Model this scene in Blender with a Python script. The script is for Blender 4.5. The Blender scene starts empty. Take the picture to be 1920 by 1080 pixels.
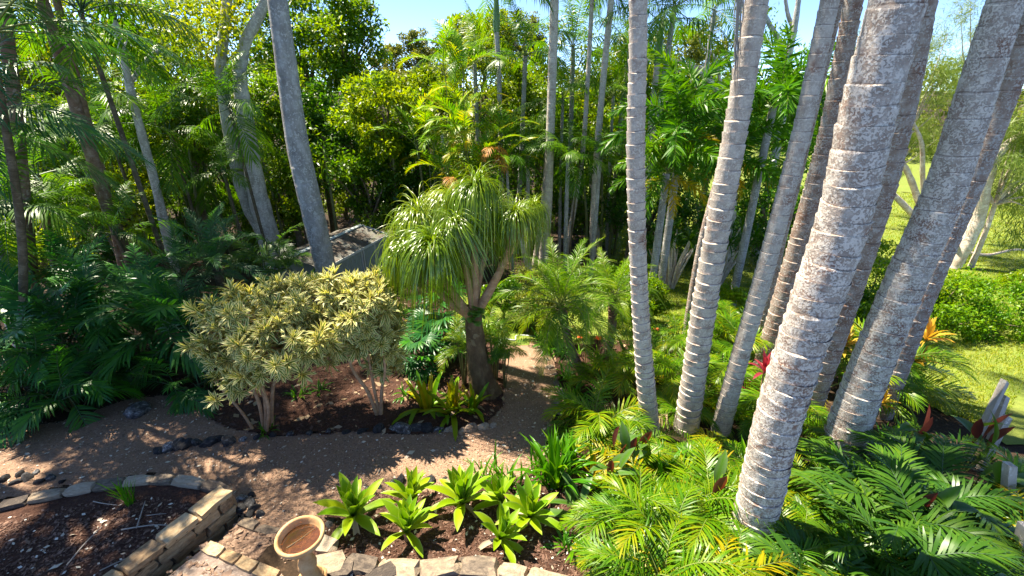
import bpy, bmesh, math
import numpy as np
from mathutils import Vector, Matrix, Euler

# ------------------------------------------------------------------ camera, sky, sun, exposure
SC = bpy.context.scene
COL = SC.collection
PITCH = math.radians(23.4)
FPX = 853.3
CAMZ = 4.6
cam = bpy.data.cameras.new('camera')
cam.sensor_width = 36.0
cam.lens = 16.0
cam.clip_end = 2000
cam.clip_start = 0.05
camo = bpy.data.objects.new('camera', cam)
COL.objects.link(camo)
camo.location = (0, 0, CAMZ)
camo.rotation_euler = (math.radians(90) - PITCH, 0, 0)
SC.camera = camo

SUN_EL = math.radians(60)
SUN_AZ = math.radians(-60)          # from +Y (forward) towards +X; negative = left
SUNV = Vector((math.sin(SUN_AZ) * math.cos(SUN_EL), math.cos(SUN_AZ) * math.cos(SUN_EL), math.sin(SUN_EL)))
w = bpy.data.worlds.new('World')
SC.world = w
w.use_nodes = True
wn = w.node_tree.nodes
sky = wn.new('ShaderNodeTexSky')
sky.sky_type = 'NISHITA'
sky.sun_disc = False
sky.sun_elevation = SUN_EL
sky.sun_rotation = SUN_AZ
sky.altitude = 4000
sky.air_density = 0.6
sky.dust_density = 0.2
sky.ozone_density = 2.5
bg = wn['Background']
bg.inputs['Strength'].default_value = 0.115
w.node_tree.links.new(sky.outputs[0], bg.inputs['Color'])
sl = bpy.data.lights.new('sun', 'SUN')
sl.energy = 4.4
sl.angle = math.radians(0.55)
sl.color = (1.0, 0.90, 0.72)
so = bpy.data.objects.new('sun', sl)
COL.objects.link(so)
so.location = (-20, 14, 30)
so.rotation_euler = SUNV.to_track_quat('Z', 'Y').to_euler()
SC.view_settings.view_transform = 'Standard'
SC.view_settings.look = 'None'
SC.view_settings.gamma = 1.0
SC.view_settings.exposure = 1.96
SC.render.engine = 'CYCLES'
SC.cycles.max_bounces = 7
SC.cycles.diffuse_bounces = 4
SC.cycles.glossy_bounces = 2
SC.cycles.transmission_bounces = 4
SC.cycles.use_denoising = True
SC.cycles.sample_clamp_indirect = 6.0

rng = np.random.default_rng(11)
PI = math.pi
rad = math.radians

# ------------------------------------------------------------------ pixels to rays, ground height
CP, SP = math.cos(PITCH), math.sin(PITCH)

def ray(px, py):
    cx = (px - 960) / FPX
    cy = (540 - py) / FPX
    return np.array([cx, CP + cy * SP, -SP + cy * CP])

def at(px, py, Y):
    d = ray(px, py)
    t = Y / d[1]
    return np.array([d[0] * t, Y, CAMZ + d[2] * t])

def atz(px, py, z):
    d = ray(px, py)
    t = (z - CAMZ) / d[2]
    return np.array([d[0] * t, d[1] * t, z])

GY = [0, 3, 4.5, 6, 9, 14, 20, 35, 60, 100, 160, 600]
GZ = [-.05, -.1, -.37, -.45, -.72, -1.2, -1.6, -2.1, -2.4, 0.5, 3, 4]

def gz(x, y):
    return np.interp(y, GY, GZ) + 0.02 * np.sin(np.asarray(x) * 1.7 + np.asarray(y) * .9) * np.sin(np.asarray(y) * 1.3)

def G(px, py):
    z = -.3
    for _ in range(25):
        p = atz(px, py, z)
        z = 0.5 * z + 0.5 * float(gz(p[0], p[1]))
    return p

def depth(p):
    return p[1] * CP - (p[2] - CAMZ) * SP

def px_size(npx, p):
    return npx / FPX * depth(p)

# ------------------------------------------------------------------ mesh helpers
def mk(name, V, F, mats, smooth=True, attrs=None, mi=None):
    """V (n,3); F list of faces or an (m,k) array; one mesh datablock."""
    me = bpy.data.meshes.new(name)
    V = np.asarray(V, dtype=np.float32)
    if isinstance(F, np.ndarray):
        m, k = F.shape
        me.vertices.add(len(V)); me.vertices.foreach_set('co', V.ravel())
        me.loops.add(m * k); me.loops.foreach_set('vertex_index', F.astype(np.int32).ravel())
        me.polygons.add(m)
        me.polygons.foreach_set('loop_start', np.arange(0, m * k, k, dtype=np.int32))
        me.update(calc_edges=True)
    else:
        me.from_pydata([tuple(v) for v in V], [], F)
    n = len(me.polygons)
    if smooth:
        me.polygons.foreach_set('use_smooth', np.ones(n, dtype=bool))
    for m_ in (mats if isinstance(mats, (list, tuple)) else [mats]):
        me.materials.append(m_)
    if mi is not None:
        me.polygons.foreach_set('material_index', np.asarray(mi, dtype=np.int32))
    for k_, a in (attrs or {}).items():
        at_ = me.attributes.new(k_, 'FLOAT', 'POINT')
        at_.data.foreach_set('value', np.asarray(a, dtype=np.float32))
    me.update()
    return me

class Geo:
    """collects quads with per-vertex attributes"""
    def __init__(self):
        self.V, self.F, self.R, self.A, self.M = [], [], [], [], []
        self.n = 0
    def add(self, V, F, rnd=0.5, across=0.0, mi=0):
        V = np.asarray(V, float).reshape(-1, 3)
        F = np.asarray(F, int)
        self.V.append(V); self.F.append(F + self.n)
        self.R.append(np.broadcast_to(np.asarray(rnd, float), (len(V),)).copy())
        self.A.append(np.broadcast_to(np.asarray(across, float), (len(V),)).copy())
        self.M.append(np.full(len(F), mi))
        self.n += len(V)
        return self
    def mesh(self, name, mats, smooth=True):
        return mk(name, np.concatenate(self.V), np.concatenate(self.F), mats, smooth,
                  {'rnd': np.concatenate(self.R), 'across': np.concatenate(self.A)}, np.concatenate(self.M))

def norm(a):
    a = np.asarray(a, float)
    return a / np.maximum(np.linalg.norm(a, axis=-1, keepdims=True), 1e-9)

def tube(P, R, n=8, cap=True, wob=None):
    """tube along P with radii R -> V, quads"""
    P = np.asarray(P, float); R = np.asarray(R, float)
    m = len(P)
    T = np.gradient(P, axis=0); T = norm(T)
    ref = np.array([1., 0, 0]) if abs(T[0][0]) < .8 else np.array([0, 1., 0])
    V = []
    th = np.linspace(0, 2 * PI, n, endpoint=False)
    N = norm(ref - T[0] * np.dot(ref, T[0]))
    for i in range(m):
        N = norm(N - T[i] * np.dot(N, T[i])); B = np.cross(T[i], N)
        r = R[i] if wob is None else R[i] * wob[i][:, None]
        V.append(P[i] + r * (np.cos(th)[:, None] * N + np.sin(th)[:, None] * B))
    V = np.concatenate(V)
    F = []
    for i in range(m - 1):
        a = i * n + np.arange(n); b = i * n + (np.arange(n) + 1) % n
        F.append(np.stack([a, b, b + n, a + n], 1))
    F = np.concatenate(F)
    if cap:
        c = len(V); V = np.vstack([V, P[-1] + T[-1] * R[-1] * .3, P[0]])
        a = (m - 1) * n + np.arange(n); b = (m - 1) * n + (np.arange(n) + 1) % n
        F = np.vstack([F, np.stack([a, b, np.full(n, c), np.full(n, c)], 1)])
        # degenerate quads become triangles on validate; keep them as slim quads
        F[-n:, 3] = F[-n:, 0]
        F = F[:-n]
    return V, F

def spline(P, n):
    """Catmull-Rom through P, n samples"""
    P = np.asarray(P, float)
    if len(P) == 2:
        t = np.linspace(0, 1, n)[:, None]
        return P[0] * (1 - t) + P[1] * t
    Q = np.vstack([2 * P[0] - P[1], P, 2 * P[-1] - P[-2]])
    u = np.linspace(0, len(P) - 1 - 1e-9, n)
    out = []
    for x in u:
        i = int(x); f = x - i
        p0, p1, p2, p3 = Q[i:i + 4]
        out.append(.5 * ((2 * p1) + (-p0 + p2) * f + (2 * p0 - 5 * p1 + 4 * p2 - p3) * f * f + (-p0 + 3 * p1 - 3 * p2 + p3) * f ** 3))
    return np.array(out)

# ------------------------------------------------------------------ object helpers
def link(o, parent=None):
    COL.objects.link(o)
    if parent is not None:
        o.parent = parent
    return o

def tag(o, label, cat=None, group=None, kind=None):
    if label: o['label'] = label
    if cat: o['category'] = cat
    if group: o['group'] = group
    if kind: o['kind'] = kind
    return o

def thing(name, label, cat, loc, group=None):
    o = bpy.data.objects.new(name, None)
    o.empty_display_size = .1
    o.location = tuple(loc)
    link(o)
    return tag(o, label, cat, group)

def part(name, me, parent, loc=(0, 0, 0), rot=(0, 0, 0), sc=(1, 1, 1)):
    o = bpy.data.objects.new(name, me)
    o.location = tuple(loc); o.rotation_euler = tuple(rot)
    o.scale = (sc, sc, sc) if isinstance(sc, (int, float)) else tuple(sc)
    return link(o, parent)

def structure(name, me):
    o = link(bpy.data.objects.new(name, me)); o['kind'] = 'structure'
    return o

def aim(d, roll=0.0):
    """euler that turns +Z to d"""
    q = Vector(tuple(d)).to_track_quat('Z', 'Y')
    return (q @ Euler((0, 0, roll)).to_quaternion()).to_euler()

# ------------------------------------------------------------------ materials
def new_mat(name):
    m = bpy.data.materials.new(name); m.use_nodes = True
    nt = m.node_tree
    return m, nt, nt.nodes, nt.links, nt.nodes['Principled BSDF']

def ramp(N, L, fac, stops, interp='LINEAR'):
    r = N.new('ShaderNodeValToRGB')
    r.color_ramp.interpolation = interp
    e = r.color_ramp.elements
    while len(e) < len(stops): e.new(0.5)
    for i, (p, c) in enumerate(stops):
        e[i].position = p; e[i].color = (*c[:3], 1)
    if fac is not None: L.new(fac, r.inputs['Fac'])
    return r

def mth(N, L, op, a, b=None, c=None):
    n = N.new('ShaderNodeMath'); n.operation = op
    for i, v in enumerate((a, b, c)):
        if v is None: continue
        if isinstance(v, (int, float)): n.inputs[i].default_value = v
        else: L.new(v, n.inputs[i])
    return n.outputs[0]

def mixc(N, L, fac, a, b, mode='MIX'):
    n = N.new('ShaderNodeMix'); n.data_type = 'RGBA'; n.blend_type = mode
    for idx, v in ((0, fac), (6, a), (7, b)):
        if isinstance(v, (int, float)): n.inputs[idx].default_value = v
        elif isinstance(v, tuple): n.inputs[idx].default_value = (*v[:3], 1)
        else: L.new(v, n.inputs[idx])
    return n.outputs[2]

def noise(N, L, vec, scale, detail=4, rough=.55, dist=0):
    n = N.new('ShaderNodeTexNoise')
    n.inputs['Scale'].default_value = scale; n.inputs['Detail'].default_value = detail
    n.inputs['Roughness'].default_value = rough; n.inputs['Distortion'].default_value = dist
    if vec is not None: L.new(vec, n.inputs['Vector'])
    return n.outputs['Fac']

def coords(N, L, kind='Object', scale=None):
    t = N.new('ShaderNodeTexCoord').outputs[kind]
    if scale is not None:
        mp = N.new('ShaderNodeMapping'); mp.inputs['Scale'].default_value = scale
        L.new(t, mp.inputs['Vector']); t = mp.outputs[0]
    return t

def bump(N, L, h, bsdf, strength=.4, dist=.02):
    b = N.new('ShaderNodeBump'); b.inputs['Strength'].default_value = strength
    b.inputs['Distance'].default_value = dist
    L.new(h, b.inputs['Height']); L.new(b.outputs[0], bsdf.inputs['Normal'])

def vivid(c, f=1.3, g=1.12):
    l = .25 * c[0] + .65 * c[1] + .1 * c[2]
    return tuple(max(.003, (l + (x - l) * f) * g) * k for x, k in zip(c, (1.32, 1.0, .75)))

def leaf_mat(name, stops, trans=.4, tboost=(1.5, 1.35, .5), rough=.38, edge=None, spec=.5, viv=True):
    """stops: list of colours from which each leaf picks; light shines through the blade"""
    m, nt, N, L, b = new_mat(name)
    a = N.new('ShaderNodeAttribute'); a.attribute_name = 'rnd'
    oi = N.new('ShaderNodeObjectInfo')
    f = mth(N, L, 'ADD', mth(N, L, 'MULTIPLY', a.outputs['Fac'], .62), mth(N, L, 'MULTIPLY', oi.outputs['Random'], .38))
    stops = [vivid(c_) if viv else c_ for c_ in stops]
    k = len(stops)
    r = ramp(N, L, f, [((i + .3) / (k - .4) if k > 1 else 0, c) for i, c in enumerate(stops)])
    c = r.outputs[0]
    if edge is not None:            # pale midline or cream margins
        ac = N.new('ShaderNodeAttribute'); ac.attribute_name = 'across'
        er = ramp(N, L, ac.outputs['Fac'], [(edge[1], (0, 0, 0)), (edge[2], (1, 1, 1))])
        c = mixc(N, L, er.outputs[0], c, edge[0])
    L.new(c, b.inputs['Base Color'])
    b.inputs['Roughness'].default_value = rough + .05
    b.inputs['Specular IOR Level'].default_value = spec * .75
    tr = N.new('ShaderNodeBsdfTranslucent')
    L.new(mixc(N, L, 1.0, c, tboost, 'MULTIPLY'), tr.inputs['Color'])
    # the mix multiplies by more than one: the underside of a thin blade is lighter than its waxy top
    ms = N.new('ShaderNodeMixShader'); ms.inputs[0].default_value = trans
    L.new(b.outputs[0], ms.inputs[1]); L.new(tr.outputs[0], ms.inputs[2])
    L.new(ms.outputs[0], N['Material Output'].inputs['Surface'])
    return m

def bark_mat(name, dark, mid, pale, lichen=.5, lscale=14, red=0.0, zs=1.0, bumps=.5):
    m, nt, N, L, b = new_mat(name)
    co = coords(N, L, 'Object', (1, 1, zs))
    raw = coords(N, L, 'Object')
    n1 = noise(N, L, co, 7, 6, .65)
    c = ramp(N, L, n1, [(.25, dark), (.5, mid), (.78, pale)]).outputs[0]
    if red > 0:
        n2 = noise(N, L, raw, 2.2, 5, .7)
        fr = ramp(N, L, n2, [(.62 - .22 * red, (0, 0, 0)), (.74 - .2 * red, (1, 1, 1))]).outputs[0]
        c = mixc(N, L, mth(N, L, 'MULTIPLY', fr, .75), c, (.20, .085, .05))
    # crusty lichen: small irregular pale patches
    n3 = noise(N, L, raw, lscale, 5, .6, .6)
    n4 = noise(N, L, raw, lscale * .22, 3, .5)
    s = mth(N, L, 'ADD', mth(N, L, 'MULTIPLY', n3, .7), mth(N, L, 'MULTIPLY', n4, .3))
    fl = ramp(N, L, s, [(.60 - .18 * lichen, (0, 0, 0)), (.64 - .18 * lichen, (1, 1, 1))]).outputs[0]
    c = mixc(N, L, mth(N, L, 'MULTIPLY', fl, .8), c, pale)
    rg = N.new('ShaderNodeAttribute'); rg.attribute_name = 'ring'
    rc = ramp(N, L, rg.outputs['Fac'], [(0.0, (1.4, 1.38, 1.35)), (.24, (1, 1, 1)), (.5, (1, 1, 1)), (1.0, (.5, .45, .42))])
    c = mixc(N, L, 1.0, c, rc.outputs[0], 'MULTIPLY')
    L.new(c, b.inputs['Base Color'])
    b.inputs['Roughness'].default_value = .85
    b.inputs['Specular IOR Level'].default_value = .25
    h = mth(N, L, 'ADD', noise(N, L, co, 22, 5, .7), mth(N, L, 'MULTIPLY', fl, .35))
    bump(N, L, h, b, bumps, .015)
    return m

def ground_mat(name, stops, scale, fleck=None, bstr=.6, bdist=.02, coarse=None):
    m, nt, N, L, b = new_mat(name)
    co = coords(N, L, 'Object')
    n1 = noise(N, L, co, scale, 8, .75)
    c = ramp(N, L, n1, stops).outputs[0]
    n2 = noise(N, L, co, .9, 4, .6)
    c = mixc(N, L, mth(N, L, 'MULTIPLY', n2, .55), c, coarse or tuple(.55 * x for x in stops[0][1]))
    h = n1
    if fleck:
        v = N.new('ShaderNodeTexVoronoi'); v.inputs['Scale'].default_value = fleck[1]
        L.new(co, v.inputs['Vector'])
        fr = ramp(N, L, v.outputs['Color'], [(fleck[2], (0, 0, 0)), (fleck[2] + .05, (1, 1, 1))]).outputs[0]
        c = mixc(N, L, mth(N, L, 'MULTIPLY', fr, .6), c, fleck[0])
        h = mth(N, L, 'ADD', n1, mth(N, L, 'MULTIPLY', v.outputs['Distance'], .6))
    L.new(c, b.inputs['Base Color'])
    b.inputs['Roughness'].default_value = .92
    b.inputs['Specular IOR Level'].default_value = .2
    bump(N, L, h, b, bstr, bdist)
    return m

def stone_mat(name, stops, scale=6, bstr=.7, rough=.85, obvar=.35):
    m, nt, N, L, b = new_mat(name)
    co = coords(N, L, 'Object')
    oi = N.new('ShaderNodeObjectInfo')
    va = N.new('ShaderNodeVectorMath'); va.operation = 'ADD'
    cb = N.new('ShaderNodeCombineXYZ')
    L.new(mth(N, L, 'MULTIPLY', oi.outputs['Random'], 37.), cb.inputs[0])
    L.new(co, va.inputs[0]); L.new(cb.outputs[0], va.inputs[1])
    n1 = noise(N, L, va.outputs[0], scale, 7, .68, .4)
    f = mth(N, L, 'ADD', n1, mth(N, L, 'MULTIPLY', mth(N, L, 'SUBTRACT', oi.outputs['Random'], .5), obvar))
    c = ramp(N, L, f, stops).outputs[0]
    L.new(c, b.inputs['Base Color']); b.inputs['Roughness'].default_value = rough
    b.inputs['Specular IOR Level'].default_value = .3
    bump(N, L, noise(N, L, va.outputs[0], scale * 3.5, 6, .7), b, bstr, .02)
    return m

def plain_mat(name, col, rough=.6, metal=0, var=.25, scale=8):
    m, nt, N, L, b = new_mat(name)
    co = coords(N, L, 'Object')
    n = noise(N, L, co, scale, 5, .65)
    c = ramp(N, L, n, [(.2, tuple(x * (1 - var) for x in col)), (.8, tuple(min(1, x * (1 + var)) for x in col))]).outputs[0]
    L.new(c, b.inputs['Base Color']); b.inputs['Roughness'].default_value = rough
    b.inputs['Metallic'].default_value = metal
    bump(N, L, n, b, .15, .01)
    return m

M = {}
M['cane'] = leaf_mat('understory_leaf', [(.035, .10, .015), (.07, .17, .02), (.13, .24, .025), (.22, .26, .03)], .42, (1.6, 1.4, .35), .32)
M['cane_sh'] = leaf_mat('shade_toned_understory_leaf', [(.028, .08, .02), (.05, .12, .03), (.09, .17, .04)], .36, (1.4, 1.4, .6), .3)  # darker, bluer copy of the sunlit leaf: shade put into its colour
M['dark_palm'] = leaf_mat('deep_green_palm_leaf', [(.018, .07, .028), (.03, .10, .042), (.05, .14, .04), (.06, .19, .025)], .3, (1.5, 1.6, .5), .32)
M['kentia'] = leaf_mat('forest_palm_leaf', [(.035, .10, .022), (.06, .145, .028), (.11, .21, .03)], .48, (1.8, 1.6, .4), .33)
M['blue_palm'] = leaf_mat('blue_green_palm_leaf', [(.03, .085, .05), (.05, .12, .065), (.05, .15, .03)], .28, (1.4, 1.4, .5), .35)
M['golden'] = leaf_mat('golden_cane_leaf', [(.06, .18, .018), (.11, .25, .022), (.19, .31, .03), (.34, .30, .03)], .45, (1.5, 1.3, .4), .35)
M['orange'] = leaf_mat('orange_dying_leaf', [(.45, .16, .02), (.5, .25, .04), (.30, .10, .02)], .4, (1.3, 1.1, .5), .5, viv=False)
M['foxtail'] = leaf_mat('foxtail_leaf', [(.035, .11, .018), (.06, .16, .022), (.11, .22, .025)], .36, (1.7, 1.45, .4), .33)
M['foxtail_y'] = leaf_mat('yellowing_foxtail_leaf', [(.12, .20, .02), (.28, .30, .03), (.35, .30, .04)], .4, (1.4, 1.25, .4), .38)
M['date'] = leaf_mat('date_palm_leaf', [(.06, .15, .025), (.10, .21, .035), (.17, .27, .05)], .4, (1.5, 1.35, .4), .33)
M['pony'] = leaf_mat('ponytail_leaf', [(.06, .135, .025), (.11, .20, .035), (.18, .265, .05)], .38, (1.5, 1.4, .4), .24, spec=1.1)
M['broad_d'] = leaf_mat('glossy_dark_leaf', [(.024, .075, .012), (.042, .11, .015), (.085, .16, .018)], .45, (2.2, 1.9, .3), .30, spec=.6)
M['broad_m'] = leaf_mat('mid_green_leaf', [(.045, .12, .015), (.085, .18, .018), (.16, .25, .022)], .5, (1.9, 1.6, .3), .32, spec=.6)
M['broad_y'] = leaf_mat('yellow_green_leaf', [(.065, .14, .015), (.125, .215, .02), (.22, .29, .03)], .45, (1.6, 1.4, .3), .36)
M['hedge'] = leaf_mat('bright_shrub_leaf', [(.06, .16, .012), (.12, .25, .015), (.22, .33, .02)], .42, (1.5, 1.3, .3), .35)
M['olive'] = leaf_mat('olive_gum_leaf', [(.075, .12, .04), (.125, .18, .055), (.20, .25, .085)], .35, (1.4, 1.25, .5), .45)
M['feather'] = leaf_mat('feathery_leaf', [(.07, .14, .04), (.13, .21, .07), (.23, .29, .14)], .35, (1.4, 1.3, .5), .45)
M['reflexa'] = leaf_mat('striped_leaf', [(.06, .125, .03), (.085, .16, .04), (.12, .19, .05)], .33, (1.35, 1.25, .5), .42, edge=((.70, .63, .28), .34, .54))
M['agave'] = leaf_mat('agave_leaf', [(.10, .22, .035), (.15, .28, .045), (.21, .33, .055)], .32, (1.5, 1.4, .35), .42, edge=((.30, .42, .07), .72, 1.0))
M['lily'] = leaf_mat('strap_leaf', [(.04, .13, .02), (.07, .19, .03), (.12, .25, .035)], .38, (1.5, 1.4, .35), .33)
M['brom'] = leaf_mat('bromeliad_leaf', [(.06, .17, .02), (.10, .22, .025), (.17, .27, .03), (.24, .22, .04)], .38, (1.4, 1.25, .4), .33)
M['maroon'] = leaf_mat('maroon_leaf', [(.075, .018, .02), (.12, .03, .025), (.16, .06, .03)], .35, (1.8, 1.0, .6), .4, viv=False)
M['ginger'] = leaf_mat('broad_green_leaf', [(.04, .11, .03), (.07, .16, .035), (.11, .20, .05)], .35, (1.4, 1.3, .4), .35, edge=((.11, .19, .06), .0, .9))
M['cordy'] = leaf_mat('yellow_orange_leaf', [(.45, .36, .03), (.55, .30, .03), (.58, .42, .06), (.22, .28, .03)], .4, (1.3, 1.15, .5), .35, viv=False)
M['cordy_r'] = leaf_mat('crimson_leaf', [(.38, .04, .06), (.28, .03, .05), (.50, .14, .12)], .38, (1.4, .8, .8), .35, viv=False)
M['grassy'] = leaf_mat('grass_blade', [(.10, .20, .02), (.17, .27, .03), (.27, .30, .05)], .35, (1.3, 1.25, .4), .5)
M['petal'] = leaf_mat('orange_petal', [(.75, .10, .02), (.8, .16, .03)], .3, (1.1, 1.0, .8), .5, viv=False)
M['dead'] = leaf_mat('dry_leaf', [(.38, .28, .16), (.28, .18, .10), (.5, .42, .30)], .2, (1.1, 1.0, .8), .7, viv=False)
M['rachis'] = plain_mat('green_rachis', (.16, .20, .04), .45)
M['rachis_d'] = plain_mat('dark_rachis', (.04, .09, .03), .45)
M['shaft'] = plain_mat('crownshaft_green', (.10, .19, .05), .4)
M['trunk_pale'] = bark_mat('ringed_palm_bark', (.27, .215, .18), (.43, .37, .32), (.61, .55, .48), .47, 46, .35)
M['trunk_lichen'] = bark_mat('lichen_palm_bark', (.21, .15, .115), (.36, .295, .25), (.66, .60, .535), .70, 46, .5, bumps=.9)
M['trunk_red'] = bark_mat('reddish_palm_bark', (.17, .105, .075), (.30, .22, .175), (.50, .46, .42), .5, 40, .55, bumps=.7)
M['trunk_grey'] = bark_mat('grey_mottled_bark', (.15, .14, .13), (.26, .25, .24), (.44, .435, .43), .40, 22, 0, .45)
M['trunk_brown'] = bark_mat('brown_bark', (.09, .055, .035), (.17, .11, .075), (.30, .24, .20), .2, 9, .3)
M['trunk_dark'] = bark_mat('dark_stem_bark', (.05, .04, .025), (.10, .08, .05), (.20, .17, .12), .15, 9, 0)
M['bamboo'] = plain_mat('green_cane_stem', (.11, .12, .04), .45, 0, .4, 4)
M['pony_bark'] = bark_mat('cracked_ponytail_bark', (.03, .02, .010), (.075, .05, .025), (.15, .115, .06), .2, 8, .1, .5, 1.0)
M['pony_limb'] = bark_mat('tan_limb_bark', (.17, .10, .055), (.28, .17, .095), (.38, .26, .16), .1, 9, 0, 2.5)
M['limb_pale'] = bark_mat('pale_limb_bark', (.26, .19, .15), (.42, .35, .29), (.58, .53, .47), .4, 9, .2)
M['soil'] = ground_mat('leaf_litter_soil', [(.25, (.02, .013, .008)), (.5, (.045, .028, .016)), (.78, (.10, .062, .035))], 22, ((.20, .12, .07), 26, .88))
M['mulch'] = ground_mat('red_brown_mulch', [(.25, (.035, .016, .011)), (.5, (.085, .04, .026)), (.8, (.17, .09, .06))], 26, ((.22, .12, .07), 34, .92), .9, .03)
M['gravel'] = ground_mat('crushed_gravel', [(.25, (.18, .105, .068)), (.5, (.30, .185, .12)), (.8, (.45, .30, .20))], 30, ((.52, .43, .36), 48, .86), .6, .012, (.19, .125, .09))
M['tread'] = ground_mat('pebbly_tread', [(.25, (.12, .09, .075)), (.5, (.24, .185, .155)), (.8, (.45, .37, .31))], 24, ((.42, .34, .27), 40, .75), .5, .012, (.16, .11, .08))
M['lawn'] = ground_mat('lawn_turf', [(.25, (.055, .12, .015)), (.5, (.12, .20, .022)), (.8, (.24, .27, .05))], 9, None, .7, .03, (.27, .23, .07))
M['sand'] = stone_mat('sandstone', [(.2, (.16, .10, .055)), (.42, (.33, .22, .12)), (.62, (.47, .34, .19)), (.85, (.56, .46, .32))], 5)
M['slate'] = stone_mat('flat_grey_tan_stone', [(.25, (.07, .055, .045)), (.45, (.18, .14, .105)), (.62, (.33, .25, .17)), (.85, (.45, .37, .28))], 4, .9, .85, .6)
M['basalt'] = stone_mat('weathered_basalt', [(.3, (.018, .018, .02)), (.55, (.055, .053, .055)), (.66, (.16, .16, .165)), (.76, (.45, .45, .46))], 4.5, 1.0)
M['tanrock'] = stone_mat('tan_rock', [(.25, (.16, .11, .08)), (.5, (.34, .26, .20)), (.8, (.52, .45, .38))], 5)
M['mortar'] = stone_mat('mortar', [(.3, (.10, .075, .05)), (.7, (.18, .14, .10))], 12)
M['terracotta'] = stone_mat('ochre_terracotta', [(.25, (.30, .15, .06)), (.5, (.52, .30, .13)), (.72, (.62, .42, .22)), (.9, (.66, .54, .38))], 7, .35, .8, .1)
M['shed_wall'] = plain_mat('grey_green_steel', (.21, .27, .265), .45, .0, .12, 3)
M['shed_trim'] = plain_mat('pale_steel_trim', (.42, .47, .48), .4, 0, .1)
M['shed_roof'] = stone_mat('stained_steel_roof', [(.34, (.05, .027, .016)), (.45, (.095, .065, .045)), (.54, (.125, .12, .10)), (.85, (.165, .17, .15))], 1.5, .05, .5, .0)
M['timber'] = bark_mat('weathered_timber', (.20, .17, .14), (.36, .32, .28), (.52, .49, .45), .3, 18, .1, .15)
M['fibre'] = plain_mat('dry_grey_fibre', (.30, .26, .22), .8)
M['hose'] = plain_mat('pale_hose', (.42, .47, .47), .5)
def water_mat():
    m, nt, N, L, b = new_mat('shallow_brown_water')
    b.inputs['Base Color'].default_value = (.16, .085, .035, 1)
    b.inputs['Roughness'].default_value = .04
    b.inputs['Transmission Weight'].default_value = .85
    b.inputs['IOR'].default_value = 1.33
    return m
M['water'] = water_mat()

# ------------------------------------------------------------------ the setting: ground, lawn, path
def inpoly(x, y, poly):
    poly = np.asarray(poly)
    inside = np.zeros(x.shape, bool)
    j = len(poly) - 1
    for i in range(len(poly)):
        xi, yi = poly[i]; xj, yj = poly[j]
        c = ((yi > y) != (yj > y)) & (x < (xj - xi) * (y - yi) / (yj - yi + 1e-12) + xi)
        inside ^= c
        j = i
    return inside

def XY(pxs, z=None):
    return [tuple((G(*p) if z is None else atz(p[0], p[1], z))[:2]) for p in pxs]

def wob(x, y, f=1.0):
    return (np.sin(x * 5.1 * f + y * 2.3 * f) + np.sin(x * 2.7 * f - y * 6.3 * f + 1.3) + np.sin(x * 11.3 * f + 3.1 * y * f) * .6
            + np.sin(-x * 7.9 * f + y * 13.7 * f + .7) * .5) / 3.1

# raised bed, lower left, and the steps beside its wall
WA, WB = np.array([-4.62, 1.45]), np.array([-3.45, 4.12])     # the straight wall
wu = norm(WB - WA); wv = np.array([wu[1], -wu[0]])             # along, outward (towards the steps)
BEDZ = .10
arc_px = [(430, 922), (392, 908), (345, 899), (285, 897), (225, 902), (165, 911), (105, 922), (50, 934), (0, 946), (-70, 964), (-150, 985)]
ARC = np.array([atz(x, y, BEDZ)[:2] for x, y in arc_px])
BED_POLY = [tuple(WA - wu * 1.2)] + [tuple(WA), tuple(WB)] + [tuple(p) for p in ARC[1:]] + [(-9, 2.0), (-9, .3)]
STEP_POLY = [tuple(WA - wu * 1.0), tuple(WB + wu * .05), tuple(WB + wu * .05 + wv * .75), tuple(WA - wu * 1.0 + wv * 1.3)]

def axis(segs):
    out = []
    for a, b, n in segs: out.append(np.linspace(a, b, n, endpoint=False))
    return np.concatenate(out + [np.array([segs[-1][1]])])

gx = axis([(-500, -60, 18), (-60, -14, 24), (-14, 12, 260), (12, 60, 40), (60, 500, 18)])
gy = axis([(-12, 1, 16), (1, 16, 150), (16, 60, 60), (60, 180, 30), (180, 620, 12)])
XX, YY = np.meshgrid(gx, gy)
ZZ = gz(XX, YY) + .015 * wob(XX, YY, .6)
ZZ = np.where(inpoly(XX, YY, BED_POLY), -.35, ZZ)
ZZ = np.where(inpoly(XX, YY, STEP_POLY), ZZ - .38, ZZ)
nx, ny = len(gx), len(gy)
ii, jj = np.meshgrid(np.arange(nx - 1), np.arange(ny - 1))
a = (jj * nx + ii).ravel()
structure('ground', mk('ground', np.stack([XX.ravel(), YY.ravel(), ZZ.ravel()], 1),
          np.stack([a, a + 1, a + 1 + nx, a + nx], 1), M['soil']))

def sheet(name, poly, mat, lift, res, zf=None, amp=.0, edge=.06, far=None):
    poly = np.array(poly)
    x0, y0 = poly.min(0); x1, y1 = poly.max(0)
    xs = np.arange(x0 - res, x1 + res, res); ys = np.arange(y0 - res, y1 + res, res)
    X, Y = np.meshgrid(xs, ys)
    Z = (gz(X, Y) + .015 * wob(X, Y, .6) if zf is None else zf(X, Y)) + lift + amp * wob(X, Y, 2.1)
    n, m = len(xs), len(ys)
    I, J = np.meshgrid(np.arange(n - 1), np.arange(m - 1))
    cx = xs[I] + res / 2 + edge * wob(xs[I], ys[J], 1.7); cy = ys[J] + res / 2 + edge * wob(ys[J], xs[I], 1.3)
    ok = inpoly(cx, cy, poly).ravel()
    a = (J * n + I).ravel()[ok]
    F = np.stack([a, a + 1, a + 1 + n, a + n], 1)
    used, inv = np.unique(F, return_inverse=True)
    V = np.stack([X.ravel(), Y.ravel(), Z.ravel()], 1)[used]
    return mk(name, V, inv.reshape(-1, 4), mat), V

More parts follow.
